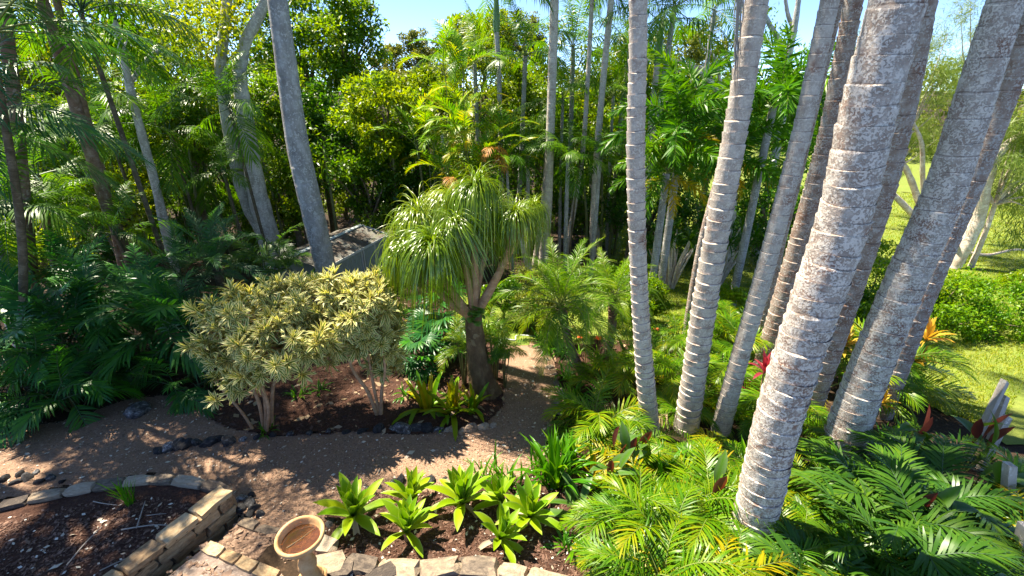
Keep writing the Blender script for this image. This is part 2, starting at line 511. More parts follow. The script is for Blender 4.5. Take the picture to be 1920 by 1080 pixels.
PATH_PX = [(-200, 880), (-200, 760), (0, 812), (120, 790), (235, 752), (330, 740), (420, 800), (500, 818), (640, 812), (760, 815), (900, 805),
           (935, 770), (945, 700), (935, 650), (945, 615), (1010, 612), (1040, 660), (1045, 720), (1040, 780), (1025, 850), (985, 900), (860, 930),
           (760, 925), (640, 945), (590, 1000), (545, 1045), (440, 960), (425, 915), (285, 890), (160, 905), (0, 935), (-150, 975)]
path_poly = XY(PATH_PX)
me, path_V = sheet('gravel_path', path_poly, M['gravel'], .014, .045, None, .006, .05)
structure('gravel_path', me)
AG_PX = [(590, 1000), (640, 945), (760, 918), (860, 925), (985, 895), (1040, 850), (1110, 860), (1120, 1100), (900, 1110), (560, 1110)]
me, ag_V = sheet('agave_bed_mulch', XY(AG_PX), M['mulch'], .03, .05, None, .02, .05)
structure('planting_bed', me)
MB_PX = [(330, 742), (420, 802), (500, 818), (640, 812), (760, 815), (900, 805), (940, 770), (950, 650), (800, 560), (560, 560), (300, 640)]
me, mb_V = sheet('shrub_bed_mulch', XY(MB_PX), M['mulch'], .03, .06, None, .02, .04)
structure('shrub_bed', me)
me, bed_V = sheet('raised_bed_mulch', BED_POLY, M['mulch'], 0, .05, lambda x, y: .045 + .012 * wob(x, y, .8), .014, .0)
structure('raised_bed', me)
RB_PX = [(1010, 612), (1040, 660), (1045, 720), (1040, 850), (1110, 860), (1300, 760), (1330, 640), (1180, 610)]
me, rb_V = sheet('flower_bed_mulch', XY(RB_PX), M['mulch'], .012, .07, None, .015, .04)
structure('flower_bed', me)
lawn_poly = [(-1.6, 9.2), (1.2, 9.0), (3.5, 9.3), (6.3, 8.4), (8.0, 5.2), (30, 5), (80, 20), (90, 62), (5, 62), (4, 17), (1, 14), (-1.5, 13)]
me, lawn_V = sheet('lawn', lawn_poly, M['lawn'], .02, .25, None, .012, .25)
structure('lawn', me)

def flakes(V, n, size, mat, name, seed, elong=2.0, lift=.006, tilt=.5, sizes=None):
    """n little chips lying on the points V"""
    r = np.random.default_rng(seed)
    P = V[r.integers(0, len(V), n)] + np.c_[r.uniform(-.04, .04, (n, 2)), np.zeros(n)]
    s = r.lognormal(0, .45, n) * size
    th = r.uniform(0, 2 * PI, n)
    d = np.c_[np.cos(th), np.sin(th), r.normal(0, .25 * tilt, n)] * s[:, None] * elong * .5
    e = np.c_[-np.sin(th), np.cos(th), r.normal(0, .5 * tilt, n)] * s[:, None] * .5
    P[:, 2] += lift
    VV = np.stack([P - d, P + e, P + d, P - e], 1).reshape(-1, 3)
    g = Geo().add(VV, np.arange(4 * n).reshape(-1, 4), np.repeat(r.random(n), 4))
    o = link(bpy.data.objects.new(name, g.mesh(name, [mat], False)))
    o['kind'] = 'stuff'
    return o

chip_mat = leaf_mat('gravel_chip', [(.14, .085, .056), (.24, .15, .10), (.36, .24, .165), (.52, .41, .32)], 0.0, rough=.8, viv=False)
bark_chip = leaf_mat('bark_chip', [(.035, .018, .013), (.08, .042, .028), (.13, .07, .048), (.22, .13, .09)], 0.0, rough=.85, viv=False)
fleck = leaf_mat('pale_fallen_petal', [(.40, .30, .20), (.58, .50, .40), (.70, .66, .58)], .1, rough=.7, viv=False)
near = path_V[(path_V[:, 1] < 8) & (path_V[:, 0] > -9)]
tag(flakes(near, 30000, .011, chip_mat, 'gravel', 3, 1.5), 'loose crushed gravel scattered over the path', 'gravel')
def inner(V, m=.26):
    d = np.full(len(V), 9.)
    ring = np.vstack([WA + wu * k_ for k_ in np.linspace(-1, 2.92, 60)] + [ARC[i_] * (1 - f_) + ARC[i_ + 1] * f_ for i_ in range(len(ARC) - 1) for f_ in np.linspace(0, 1, 8)])
    for q_ in ring: d = np.minimum(d, np.hypot(V[:, 0] - q_[0], V[:, 1] - q_[1]))
    return V[(d > m) & (V[:, 0] > -7.5)]
bedI = inner(bed_V)
tag(flakes(bedI, 18000, .012, bark_chip, 'mulch', 4, 2.2, .008, .8), 'loose bark mulch on the raised bed behind the sandstone wall', 'mulch')
tag(flakes(ag_V, 10000, .013, bark_chip, 'mulch', 5, 2.2, .008, .8), 'loose bark mulch around the agaves', 'mulch')
tag(flakes(mb_V, 10000, .02, bark_chip, 'mulch', 6, 2.2, .008, .8), 'loose bark mulch under the striped shrubs', 'mulch')
tag(flakes(bedI, 420, .026, fleck, 'fallen_petals', 8, 1.7, .014, .5), 'pale petals dropped on the raised bed', 'petals')
tag(flakes(np.vstack([ag_V, near[::2]]), 900, .018, fleck, 'fallen_petals', 9, 1.8, .014, .5), 'pale petals dropped on the path and agave bed', 'petals')
tag(flakes(np.vstack([mb_V, rb_V]), 700, .05, M['dead'], 'leaf_litter', 10, 2.0, .012, .7), 'dry brown leaves lying under shrubs and flowers', 'leaf litter')

# short grass standing on the lawn
def grass():
    r = np.random.default_rng(21)
    n = 150000
    # denser near the camera
    y = 5.2 + 27 * r.random(n) ** 1.8
    x = r.uniform(-1.5, 1.25, n) * 1.0
    x = np.where(r.random(n) < .25, r.uniform(-1.4, 6, n), y * r.uniform(.25, 1.35, n))
    ok = inpoly(x, y, lawn_poly); x, y = x[ok], y[ok]; n = len(x)
    z = gz(x, y) + .02
    h = r.uniform(.03, .075, n) * (1 + .02 * y); th = r.uniform(0, 2 * PI, n); wd = .007 * (1 + .10 * (y - 8))
    P = np.c_[x, y, z]; s = np.c_[np.cos(th), np.sin(th), np.zeros(n)] * wd[:, None]
    t = np.c_[r.normal(0, .5, n), r.normal(0, .5, n), np.ones(n)] * h[:, None]
    V = np.stack([P - s, P + s, P + t], 1).reshape(-1, 3)
    me = mk('lawn_grass', V, np.arange(3 * n).reshape(-1, 3), M['grassy'], False, {'rnd': np.repeat(r.random(n), 3)})
    tag(link(bpy.data.objects.new('lawn_grass', me)), 'short sunlit grass of the lawn beyond the palms', 'grass', None, 'stuff')
grass()

# ------------------------------------------------------------------ plant library
def frond(name, L=1.5, n=24, ll=.4, w=.03, elev=40, droop=70, pet=.18, ang=(62, 22), vee=18, ldroop=.35, plum=False,
          mats=None, seed=0, curve=.1, segs=3, jit=.12, drp=1.3):
    r = np.random.default_rng(seed)
    m = 14
    s = np.linspace(0, 1, m + 1)
    aa = np.radians(elev - droop * s ** drp)
    step = np.c_[np.zeros(m + 1), np.cos(aa), np.sin(aa)] * L / m
    P = np.vstack([np.zeros(3), np.cumsum(step[:-1], 0)])
    P[:, 0] += curve * L * s ** 2 * r.choice([-1, 1])
    T = norm(np.gradient(P, axis=0))
    g = Geo()
    rr = np.interp(s, [0, pet, 1], [.016, .010, .003]) * (L / 1.5) ** .5
    V, F = tube(P, rr, 3, False)
    g.add(V, F, .5, 0, 1)
    k = 2 * n if not plum else 4 * n
    si = pet + (1 - pet) * (np.arange(k) // (k // n) + r.uniform(.2, .8, k)) / n
    sgn = np.where(np.arange(k) % 2 == 0, 1., -1.)
    base = np.stack([np.interp(si, s, P[:, c]) for c in range(3)], 1)
    Ti = norm(np.stack([np.interp(si, s, T[:, c]) for c in range(3)], 1))
    S = np.c_[sgn, np.zeros(k), np.zeros(k)]; S = norm(S - Ti * np.sum(S * Ti, 1, keepdims=True))
    Nn = np.cross(np.array([1., 0, 0]) * np.ones((k, 1)), Ti); Nn = norm(Nn)
    q = (si - pet) / (1 - pet)
    al = np.radians(ang[0] + (ang[1] - ang[0]) * q ** 1.2) + r.normal(0, jit, k) * .5
    ve = np.radians(np.full(k, float(vee))) + r.normal(0, jit, k)
    if plum: ve = np.radians(r.uniform(-75, 85, k))
    d = np.cos(al)[:, None] * Ti + np.sin(al)[:, None] * (np.cos(ve)[:, None] * S + np.sin(ve)[:, None] * Nn)
    d = norm(d)
    lens = ll * (.5 + .5 * np.sin(PI * np.clip(q * .85 + .12, 0, 1))) * (1 - .35 * q ** 3) * r.uniform(.85, 1.12, k)
    W = norm(Ti - d * np.sum(Ti * d, 1, keepdims=True))
    if plum: W = norm(W + .7 * r.normal(0, 1, (k, 3)))
    rs = np.linspace(0, 1, segs + 1)
    wp = np.interp(rs, [0, .35, .7, 1], [.45, 1, .75, .06])
    pts = base[:, None, :] + d[:, None, :] * (lens[:, None] * rs)[:, :, None]
    pts[:, :, 2] -= (ldroop * lens * r.uniform(.6, 1.4, k))[:, None] * rs ** 2
    off = W[:, None, :] * (w * .5 * wp)[None, :, None] * (lens / ll)[:, None, None] ** .5
    VV = np.stack([pts - off, pts + off], 2).reshape(k, -1, 3)        # (k, (segs+1)*2, 3)
    nv = (segs + 1) * 2
    f1 = np.array([[2 * i, 2 * i + 1, 2 * i + 3, 2 * i + 2] for i in range(segs)])
    FF = (np.arange(k)[:, None, None] * nv + f1[None]).reshape(-1, 4)
    g.add(VV.reshape(-1, 3), FF, np.repeat(np.clip(r.random(k) * .7 + .3 * q, 0, 1), nv), 0, 0)
    return g.mesh(name, mats, True)

def frond_set(key, mats, elevs, n_each=1, **kw):
    out = []
    for i, (e, dr) in enumerate(elevs):
        for j in range(n_each):
            out.append(frond(key + '_frond', elev=e, droop=dr, mats=mats, seed=hash_(key) + 17 * i + j, **kw))
    return out

def hash_(s):
    return sum((i + 1) * ord(c) for i, c in enumerate(s)) % 9973

FR = {}
E5 = [(78, 60), (62, 80), (45, 85), (25, 75), (5, 60), (-20, 45)]
FR['cane'] = frond_set('cane', [M['cane'], M['rachis']], [(68, 85), (52, 85), (38, 78), (24, 62), (8, 45)], 2, L=1.2, n=27, ll=.42, w=.024, vee=24, ldroop=.34, ang=(58, 20))
FR['cane_sh'] = frond_set('cane_sh', [M['cane_sh'], M['rachis_d']], [(62, 75), (46, 75), (30, 65), (14, 50)], 2, L=1.05, n=22, ll=.38, w=.034, vee=15, ldroop=.35, ang=(58, 20))
M['cane_y'] = leaf_mat('yellowed_understory_leaf', [(.13, .22, .02), (.20, .27, .03), (.30, .29, .05), (.12, .20, .02)], .42, (1.3, 1.2, .4), .4)
FR['cane_y'] = frond_set('cane_y', [M['cane_y'], M['rachis']], [(50, 80), (30, 75), (12, 55)], 1, L=1.0, n=20, ll=.38, w=.026, vee=15, ldroop=.5, ang=(58, 20), jit=.25)
FR['cane_b'] = frond_set('cane_b', [M['dead'], M['rachis']], [(20, 90), (-5, 50)], 1, L=.9, n=18, ll=.32, w=.018, vee=-10, ldroop=.9, ang=(50, 20), jit=.4)
FR['dark'] = frond_set('dark', [M['dark_palm'], M['rachis_d']], [(80, 50), (62, 70), (42, 75), (20, 70), (-5, 60), (-30, 45)], 1, L=1.05, n=20, ll=.34, w=.036, vee=12, ldroop=.35, ang=(60, 22))
FR['blue'] = frond_set('blue', [M['blue_palm'], M['rachis_d']], [(80, 50), (65, 75), (48, 80), (30, 75), (8, 60)], 1, L=1.7, n=36, ll=.36, w=.022, vee=22, ldroop=.22, ang=(58, 25))
FR['kentia'] = frond_set('kentia', [M['kentia'], M['rachis_d']], E5, 1, L=2.1, n=34, ll=.62, w=.036, vee=8, ldroop=.55, ang=(62, 25))
FR['bluek'] = frond_set('bluek', [M['blue_palm'], M['rachis']], E5, 1, L=2.2, n=42, ll=.62, w=.032, vee=10, ldroop=.5, ang=(62, 25))
FR['feather'] = frond_set('feather', [M['kentia'], M['rachis']], E5, 1, L=2.3, n=40, ll=.55, w=.032, vee=12, ldroop=.65, ang=(64, 25))
FR['golden'] = frond_set('golden', [M['golden'], M['rachis']], [(82, 70), (68, 90), (50, 100), (30, 90)], 2, L=1.9, n=30, ll=.50, w=.042, vee=25, ldroop=.30, ang=(55, 20))
FR['orange'] = frond_set('orange', [M['orange'], M['rachis']], [(40, 110), (10, 80)], 1, L=1.4, n=24, ll=.40, w=.035, vee=15, ldroop=.5)
FR['fox'] = frond_set('fox', [M['foxtail'], M['rachis']], [(75, 65), (58, 80), (38, 85), (18, 75), (0, 60)], 1, L=1.75, n=34, ll=.40, w=.046, plum=True, ldroop=.18, ang=(62, 32), pet=.12)
FR['fox_y'] = frond_set('fox_y', [M['foxtail_y'], M['rachis']], [(0, 60), (-20, 50)], 1, L=1.6, n=30, ll=.36, w=.034, plum=True, ldroop=.18, ang=(62, 32), pet=.12)
FR['date'] = frond_set('date', [M['date'], M['rachis']], [(80, 60), (65, 90), (46, 105), (26, 100), (5, 85), (-20, 60)], 1, L=1.25, n=38, ll=.24, w=.013, vee=18, ldroop=.30, ang=(58, 25))

def put_fronds(root, key, n, top, elev_bias=0, sc=(.85, 1.15), r=None, spread=.03, yaw0=None, yr=2 * PI, ks=None):
    r = r or rng
    lib = FR[key]
    for i in range(n):
        k = ks[i % len(ks)] if ks else int(min(len(lib) - 1, max(0, (i / n) * len(lib) + r.normal(0, .5) + elev_bias)))
        yaw = (i * 2.39996 if yaw0 is None else yaw0 + r.uniform(-.5, .5) * yr) + r.normal(0, .2)
        s = r.uniform(*sc)
        o = part('frond', lib[k], root, (top[0] + r.normal(0, spread), top[1] + r.normal(0, spread), top[2] + r.normal(0, spread)),
                 (r.normal(0, .08), r.normal(0, .16), yaw), (s, s, s))

def ringed_trunk(name, P, R, mat, spacing=.17, ledge=.05, n=28, seed=0, flare=.0, tiltamp=.012):
    """palm stem along P whose leaf scars are little upward-facing ledges"""
    r = np.random.default_rng(seed)
    P = np.asarray(P, float); R = np.asarray(R, float)
    D = spline(P, 500); RR = np.interp(np.linspace(0, 1, 500), np.linspace(0, 1, len(R)), R)
    ln = np.r_[0, np.cumsum(np.linalg.norm(np.diff(D, axis=0), axis=1))]
    tot = ln[-1]
    pos = [0]; 
    while pos[-1] < tot: pos.append(pos[-1] + spacing * r.uniform(.7, 1.3))
    sv, rv, ring = [], [], []
    for k in range(len(pos) - 1):
        a, b = pos[k], min(pos[k + 1], tot)
        h = ledge * r.uniform(.45, 1.35)
        lo = r.uniform(-.01, .01)
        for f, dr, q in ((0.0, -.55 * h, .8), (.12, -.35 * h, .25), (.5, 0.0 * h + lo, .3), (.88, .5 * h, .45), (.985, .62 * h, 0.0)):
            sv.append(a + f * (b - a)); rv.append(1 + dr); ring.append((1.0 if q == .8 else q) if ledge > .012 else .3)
    sv = np.array(sv); rv = np.array(rv)
    ctr = np.stack([np.interp(sv, ln, D[:, c]) for c in range(3)], 1)
    rad_ = np.interp(sv, ln, RR) * rv * (1 + flare * np.exp(-sv / .25))
    T = norm(np.stack([np.interp(sv, ln, np.gradient(D, axis=0)[:, c]) for c in range(3)], 1))
    th = np.linspace(0, 2 * PI, n, endpoint=False)
    m = len(sv)
    N = norm(np.array([1., 0, 0]) - T * T[:, :1]); B = np.cross(T, N)
    kk = np.arange(m) // 5
    ph = r.uniform(0, 2 * PI, len(pos)); am = r.uniform(.3, 1.2, len(pos)) * tiltamp * (RR.mean() / .15)
    ph2 = r.uniform(0, 2 * PI, len(pos))
    dz = am[kk][:, None] * np.cos(th[None] + ph[kk][:, None]) + .4 * am[kk][:, None] * np.cos(3 * th[None] + ph2[kk][:, None])
    rw = 1 + .012 * np.cos(2 * th[None] + ph2[kk][:, None]) + r.normal(0, .006, (m, n))
    V = ctr[:, None] + (rad_[:, None] * rw)[:, :, None] * (np.cos(th)[None, :, None] * N[:, None] + np.sin(th)[None, :, None] * B[:, None]) + dz[:, :, None] * T[:, None]
    F = []
    for i in range(m - 1):
        a_ = i * n + np.arange(n); b_ = i * n + (np.arange(n) + 1) % n
        F.append(np.stack([a_, b_, b_ + n, a_ + n], 1))
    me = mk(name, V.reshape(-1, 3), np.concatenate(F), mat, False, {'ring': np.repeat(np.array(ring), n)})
    # soft round the stem, hard at each ledge
    sm = np.ones((m - 1, n), bool)
    me.polygons.foreach_set('use_smooth', sm.ravel())
    try:
        me.set_sharp_from_angle(angle=rad(38))
    except Exception:
        pass
    return me

def leafy(centres, radii, per, leaf, aspect, seed, mat_slots=1, up=.35, flat=.5, out=.6, droop=0.0, centre=None):
    """leaves strewn in clumps round the given centres: V, F, rnd"""
    r = np.random.default_rng(seed)
    C = np.repeat(centres, per, 0); k = len(C)
    d = norm(r.normal(0, 1, (k, 3)))
    rr = np.repeat(radii, per) * r.random(k) ** .45
    P = C + d * rr[:, None] * np.array([1, 1, flat + .3])
    cc = C.mean(0) if centre is None else centre
    o = norm(P - cc)
    ax = norm(r.normal(0, 1, (k, 3)) + out * o + out * d + np.array([0, 0, -droop]))
    nrm = norm(r.normal(0, .7, (k, 3)) + np.array([0, 0, up * 2]) + .6 * d)
    sd = norm(np.cross(ax, nrm))
    nn = np.cross(sd, ax)
    ln = leaf * r.uniform(.65, 1.3, k)
    wd = ln * aspect
    a = P - ax * (ln * .5)[:, None]; b = P + ax * (ln * .5)[:, None]
    lift = nn * (wd * .22)[:, None]
    V = np.stack([a, P + sd * (wd * .5)[:, None] + lift, b - nn * (ln * .1)[:, None], P - sd * (wd * .5)[:, None] + lift], 1)
    cl = np.repeat(r.random(len(centres)), per)
    return V.reshape(-1, 3), np.arange(4 * k).reshape(-1, 4), np.repeat(np.clip(.55 * r.random(k) + .45 * cl, 0, 1), 4)

def crown_centres(n, rx, ry, rz, seed, shell=.55, low=-1.0):
    r = np.random.default_rng(seed)
    d = norm(r.normal(0, 1, (n * 3, 3)))
    d = d[d[:, 2] > low][:n]
    q = shell + (1 - shell) * r.random(len(d))
    q *= 1 + .22 * np.sin(d[:, 0] * 4.1 + seed) * np.cos(d[:, 1] * 3.3 + d[:, 2] * 5 + seed * .7)
    return d * q[:, None] * np.array([rx, ry, rz])

def broad_tree(name, label, crown, base, rx, ry, rz, mat, bark, seed, ncl=46, per=130, leaf=.15, aspect=.45, tr=.14, group=None,
               cat='tree', limbs=14, clr=.32, up=.35, droop=.2, bend=None, shell=.5, low=-1.0):
    root = thing(name, label, cat, base, group)
    c = np.asarray(crown, float) - np.asarray(base, float)
    C = crown_centres(ncl, rx, ry, rz, seed, shell, low) + c
    V, F, R = leafy(C, np.full(len(C), clr * (rx + ry + rz) / 3) * np.random.default_rng(seed).uniform(.6, 1.25, len(C)), per, leaf, aspect, seed + 1, up=up, droop=droop, centre=c)
    g = Geo().add(V, F, R)
    part('crown', g.mesh('leaf_crown', [mat], False), root)
    r = np.random.default_rng(seed + 2)
    fork = np.array([c[0] * .8, c[1] * .8, max(.25, c[2] - rz * .75)])
    mid = fork * .5 + np.array([r.normal(0, .12), r.normal(0, .12), 0]) if bend is None else np.asarray(bend)
    gt = Geo()
    P = spline([(0, 0, -.1), mid, fork], 10)
    V, F = tube(P, np.linspace(tr * 1.15, tr * .8, 10), 9)
    gt.add(V, F)
    for i in r.permutation(len(C))[:limbs]:
        e = C[i]; m_ = fork * .55 + e * .45 + r.normal(0, .1, 3) * (rx) * .5
        V, F = tube(spline([fork - (0, 0, .05), m_, e], 7), np.linspace(tr * .55, tr * .10, 7), 5)
        gt.add(V, F)
    part('trunk', gt.mesh('tree_trunk', [bark]), root)
    return root

def blade(L, w, elev, droop, nseg=7, prof=((0, .6), (.35, 1), (.75, .75), (1, .03)), fold=.25, drp=1.2, twist=0, seed=0, hang=None):
    """a strap leaf from the origin along +Y: V, F, across"""
    r = np.random.default_rng(seed)
    s = np.linspace(0, 1, nseg + 1)
    aa = np.radians(elev - droop * s ** drp)
    if hang: aa = np.radians(elev - (elev + hang[1]) * np.clip(s / hang[0], 0, 1) ** .9)
    st = np.c_[np.zeros(nseg + 1), np.cos(aa), np.sin(aa)] * L / nseg
    P = np.vstack([np.zeros(3), np.cumsum(st[:-1], 0)])
    P[:, 0] += r.normal(0, .05) * L * s ** 2
    N = np.c_[np.zeros(nseg + 1), -np.sin(aa), np.cos(aa)]
    wd = np.interp(s, [p[0] for p in prof], [p[1] for p in prof]) * w * .5
    tw = twist * s
    S = np.c_[np.cos(tw), np.zeros(nseg + 1), np.sin(tw)]
    Lf = P - S * wd[:, None] + N * (wd * fold)[:, None]
    Rt = P + S * wd[:, None] + N * (wd * fold)[:, None]
    V = np.stack([Lf, P, Rt], 1).reshape(-1, 3)
    F = []
    for i in range(nseg):
        a_ = 3 * i
        F += [[a_, a_ + 1, a_ + 4, a_ + 3], [a_ + 1, a_ + 2, a_ + 5, a_ + 4]]
    return V, np.array(F), np.tile([1., 0., 1.], nseg + 1)

def blade_mesh(name, mat, seed=0, **kw):
    V, F, A = blade(seed=seed, **kw)
    r = np.random.default_rng(seed)
    return Geo().add(V, F, r.random(), A).mesh(name, [mat])

def rot_z(V, a):
    c, s = math.cos(a), math.sin(a)
    return V @ np.array([[c, s, 0], [-s, c, 0], [0, 0, 1]])

def tuft_plant(name, label, cat, base, lib, n, r, sc=(.8, 1.15), group=None, spread=.04, order=True, zup=0.0):
    root = thing(name, label, cat, base, group)
    for i in range(n):
        k = int(min(len(lib) - 1, max(0, i / n * len(lib) + r.normal(0, .4)))) if order else r.integers(len(lib))
        s = r.uniform(*sc)
        part('leaf', lib[k], root, (r.normal(0, spread), r.normal(0, spread), zup), (r.normal(0, .07), r.normal(0, .1), i * 2.39996 + r.normal(0, .25)), s)
    return root

# ------------------------------------------------------------------ stone work
def rough_block(seed, bev=.09, jit=.035):
    """unit block, edges worn, faces uneven"""
    bm = bmesh.new()
    bmesh.ops.create_cube(bm, size=1.0)
    bmesh.ops.subdivide_edges(bm, edges=bm.edges[:], cuts=1, use_grid_fill=True)
    r = np.random.default_rng(seed)
    for v in bm.verts:
        c = v.co
        e = sum(abs(abs(x) - .5) < 1e-4 for x in c)
        k = 1 - bev * (.5 if e == 2 else 1.0 if e == 3 else -.15) * r.uniform(.5, 1.3)
        v.co = Vector((c.x * k, c.y * k, c.z * k)) + Vector(r.normal(0, jit, 3))
    me = bpy.data.meshes.new('worn_block'); bm.to_mesh(me); bm.free()
    me.polygons.foreach_set('use_smooth', np.zeros(len(me.polygons), bool))
    return me

def rock_mesh(seed, mat):
    bm = bmesh.new()
    bmesh.ops.create_icosphere(bm, subdivisions=2, radius=.5)
    r = np.random.default_rng(seed)
    ax = norm(r.normal(0, 1, (9, 3))); dd = r.uniform(.26, .46, 9)
    for v in bm.verts:
        p = np.array(v.co)
        for a_, d_ in zip(ax, dd):          # chop with planes: angular stone
            q = p @ a_ - d_
            if q > 0: p = p - a_ * q * .85
        p = p * (1 + .06 * math.sin(9 * p[0] + seed) * math.cos(8 * p[1] + 2 * seed)) + r.normal(0, .012, 3)
        v.co = Vector(p)
    me = bpy.data.meshes.new('angular_rock'); bm.to_mesh(me); bm.free()
    me.materials.append(mat)
    return me

SAND = [rough_block(s) for s in range(8)]
for b_ in SAND: b_.materials.append(M['sand'])
TANB = [rough_block(40 + s, .16, .05) for s in range(7)]
for b_ in TANB: b_.materials.append(M['slate'])
ROCK = [rock_mesh(s, M['basalt']) for s in range(6)]
TROCK = [rock_mesh(30 + s, M['tanrock']) for s in range(4)]

# straight wall of squared sandstone with its curved coping
wall = thing('retaining_wall', 'low sandstone block retaining wall round the raised mulch bed beside the steps', 'wall', (WA[0], WA[1], -.5))
wang = math.atan2(wu[1], wu[0])
WL = float(np.linalg.norm(WB - WA))
r = np.random.default_rng(5)
core = rough_block(99, .02, .0); core.materials.append(M['mortar'])
mid = (WA + WB) / 2 - wv * .13
part('mortar_core', core, wall, (mid[0] - WA[0], mid[1] - WA[1], .5 - .18), (0, 0, wang), (WL - .06, .17, .46))
for c_ in range(4):
    zc = BEDZ - .085 - .06 - .145 * (c_ + .5) + .06
    s = -.15 * (c_ % 2) - .3
    while s < WL - .02:
        l = r.uniform(.24, .46)
        a_ = max(s, -.3); b_ = min(s + l, WL + .01)
        if WL - b_ < .16: b_ = WL + .01
        if b_ - a_ > .08:
            q = WA + wu * (a_ + b_) / 2 - wv * (.10 + r.uniform(-.008, .008))
            part('block', SAND[r.integers(8)], wall, (q[0] - WA[0], q[1] - WA[1], zc + .5), (r.normal(0, .012), r.normal(0, .012), wang + r.choice([0, PI])), (b_ - a_ - .014, .21, .135))
        s = b_ if b_ > s else s + l
s = -.3
while s < WL:
    l = r.uniform(.34, .52); b_ = min(s + l, WL + .02)
    if WL - b_ < .2: b_ = WL + .02
    q = WA + wu * (s + b_) / 2 - wv * .10
    part('coping_stone', SAND[r.integers(8)], wall, (q[0] - WA[0], q[1] - WA[1], BEDZ - .035 + .5), (r.normal(0, .015), r.normal(0, .015), wang), (b_ - s - .012, .235, .09))
    s = b_
AD = spline(np.c_[ARC, np.zeros(len(ARC))], 300)[:, :2]
al = np.r_[0, np.cumsum(np.linalg.norm(np.diff(AD, axis=0), axis=1))]
s = .02
while s < al[-1] - .3:
    l = r.uniform(.26, .44)
    p0 = np.array([np.interp(s, al, AD[:, 0]), np.interp(s, al, AD[:, 1])]); p1 = np.array([np.interp(s + l, al, AD[:, 0]), np.interp(s + l, al, AD[:, 1])])
    q = (p0 + p1) / 2; d = p1 - p0
    part('coping_stone', TANB[r.integers(7)], wall, (q[0] - WA[0], q[1] - WA[1], BEDZ - .03 + .5), (r.normal(0, .02), r.normal(0, .02), math.atan2(d[1], d[0])), (l - .006, .15, .07))
    part('block', SAND[r.integers(8)], wall, (q[0] - WA[0], q[1] - WA[1], BEDZ - .25 + .5), (0, 0, math.atan2(d[1], d[0])), (l - .004, .14, .36))
    s += l

# steps: pebbly treads held by sandstone edging, going down away from the house
ST = thing('garden_steps', 'pebbly garden steps edged with sandstone beside the retaining wall', 'steps', (WA[0], WA[1], -.5))
e1 = [atz(385, 1022, -.06)[:2], atz(520, 1082, -.06)[:2]]
e2 = [atz(450, 976, -.20)[:2], atz(535, 1005, -.20)[:2]]
e0 = [WA - wu * .2, WA - wu * .2 + wv * 1.5]
def tread(pa, pb, pc, pd, z):
    n_ = 14; V = []
    for i in range(n_ + 1):
        for j in range(n_ + 1):
            u, v = i / n_, j / n_
            p = (1 - u) * ((1 - v) * pa + v * pb) + u * ((1 - v) * pd + v * pc)
            V.append((p[0] - WA[0], p[1] - WA[1], z + .5 + .008 * wob(p[0], p[1], 3)))
    F = np.array([[i * (n_ + 1) + j, (i + 1) * (n_ + 1) + j, (i + 1) * (n_ + 1) + j + 1, i * (n_ + 1) + j + 1] for i in range(n_) for j in range(n_)])
    part('tread', mk('tread', V, F[:, ::-1].copy(), M['tread']), ST)
    return np.array(V) + np.array([WA[0], WA[1], -.5])
stepV = []
stepV.append(tread(np.array(e0[0]), np.array(e0[1]), np.array(e1[1]), np.array(e1[0]), -.085))
stepV.append(tread(np.array(e1[0]), np.array(e1[1]), np.array(e2[1]), np.array(e2[0]), -.225))
e3 = [WB + wu * .12, WB + wu * .12 + wv * .8]
stepV.append(tread(np.array(e2[0]), np.array(e2[1]), np.array(e3[1]), np.array(e3[0]), -.345))
for (pa, pb), z, mm in ((e1, -.06, SAND), (e2, -.20, TANB)):
    d = pb - pa; L_ = np.linalg.norm(d); s = 0
    while s < L_ - .05:
        l = min(r.uniform(.22, .36), L_ - s)
        q = pa + d / L_ * (s + l / 2)
        part('edging_stone', mm[r.integers(7)], ST, (q[0] - WA[0], q[1] - WA[1], z - .06 + .5), (r.normal(0, .02), 0, math.atan2(d[1], d[0])), (l - .008, .13, .14))
        s += l
tag(flakes(np.vstack(stepV), 5200, .026, chip_mat, 'pebbles', 13, 1.4, .006, .6), 'loose pebbles on the treads of the garden steps', 'pebbles')

# flat sandstone edging in front of the agaves
ED = thing('stone_edging', 'flat sandstone slabs laid in a curve in front of the agaves', 'edging', G(800, 1065))
edp = np.array([atz(x, y, -.03)[:2] for x, y in [(588, 1052), (618, 1040), (655, 1048), (700, 1056), (745, 1060), (800, 1058), (850, 1053), (905, 1057), (960, 1068), (1010, 1080), (1060, 1096), (1110, 1112)]])
ed = spline(np.c_[edp, np.zeros(len(edp))], 300)[:, :2]
el = np.r_[0, np.cumsum(np.linalg.norm(np.diff(ed, axis=0), axis=1))]
b0 = ED.location
s = 0
while s < el[-1] - .2:
    l = r.uniform(.27, .46)
    p0 = np.array([np.interp(s, el, ed[:, 0]), np.interp(s, el, ed[:, 1])]); p1 = np.array([np.interp(s + l, el, ed[:, 0]), np.interp(s + l, el, ed[:, 1])])
    q = (p0 + p1) / 2; d = p1 - p0
    part('slab', TANB[r.integers(7)], ED, (q[0] - b0[0], q[1] - b0[1], gz(q[0], q[1]) + .04 - b0[2]), (r.normal(0, .05), r.normal(0, .05), math.atan2(d[1], d[0]) + r.normal(0, .06)), (l - .004, r.uniform(.18, .26), .14))
    s += l
for (x, y), sx in (((612, 1028), .26), ((640, 1072), .30), ((715, 1086), .34)):
    q = G(x, y)
    part('slab', TANB[r.integers(7)], ED, (q[0] - b0[0], q[1] - b0[1], q[2] + .03 - b0[2]), (.05, -.04, r.uniform(-.6, .6)), (sx, .2, .13))

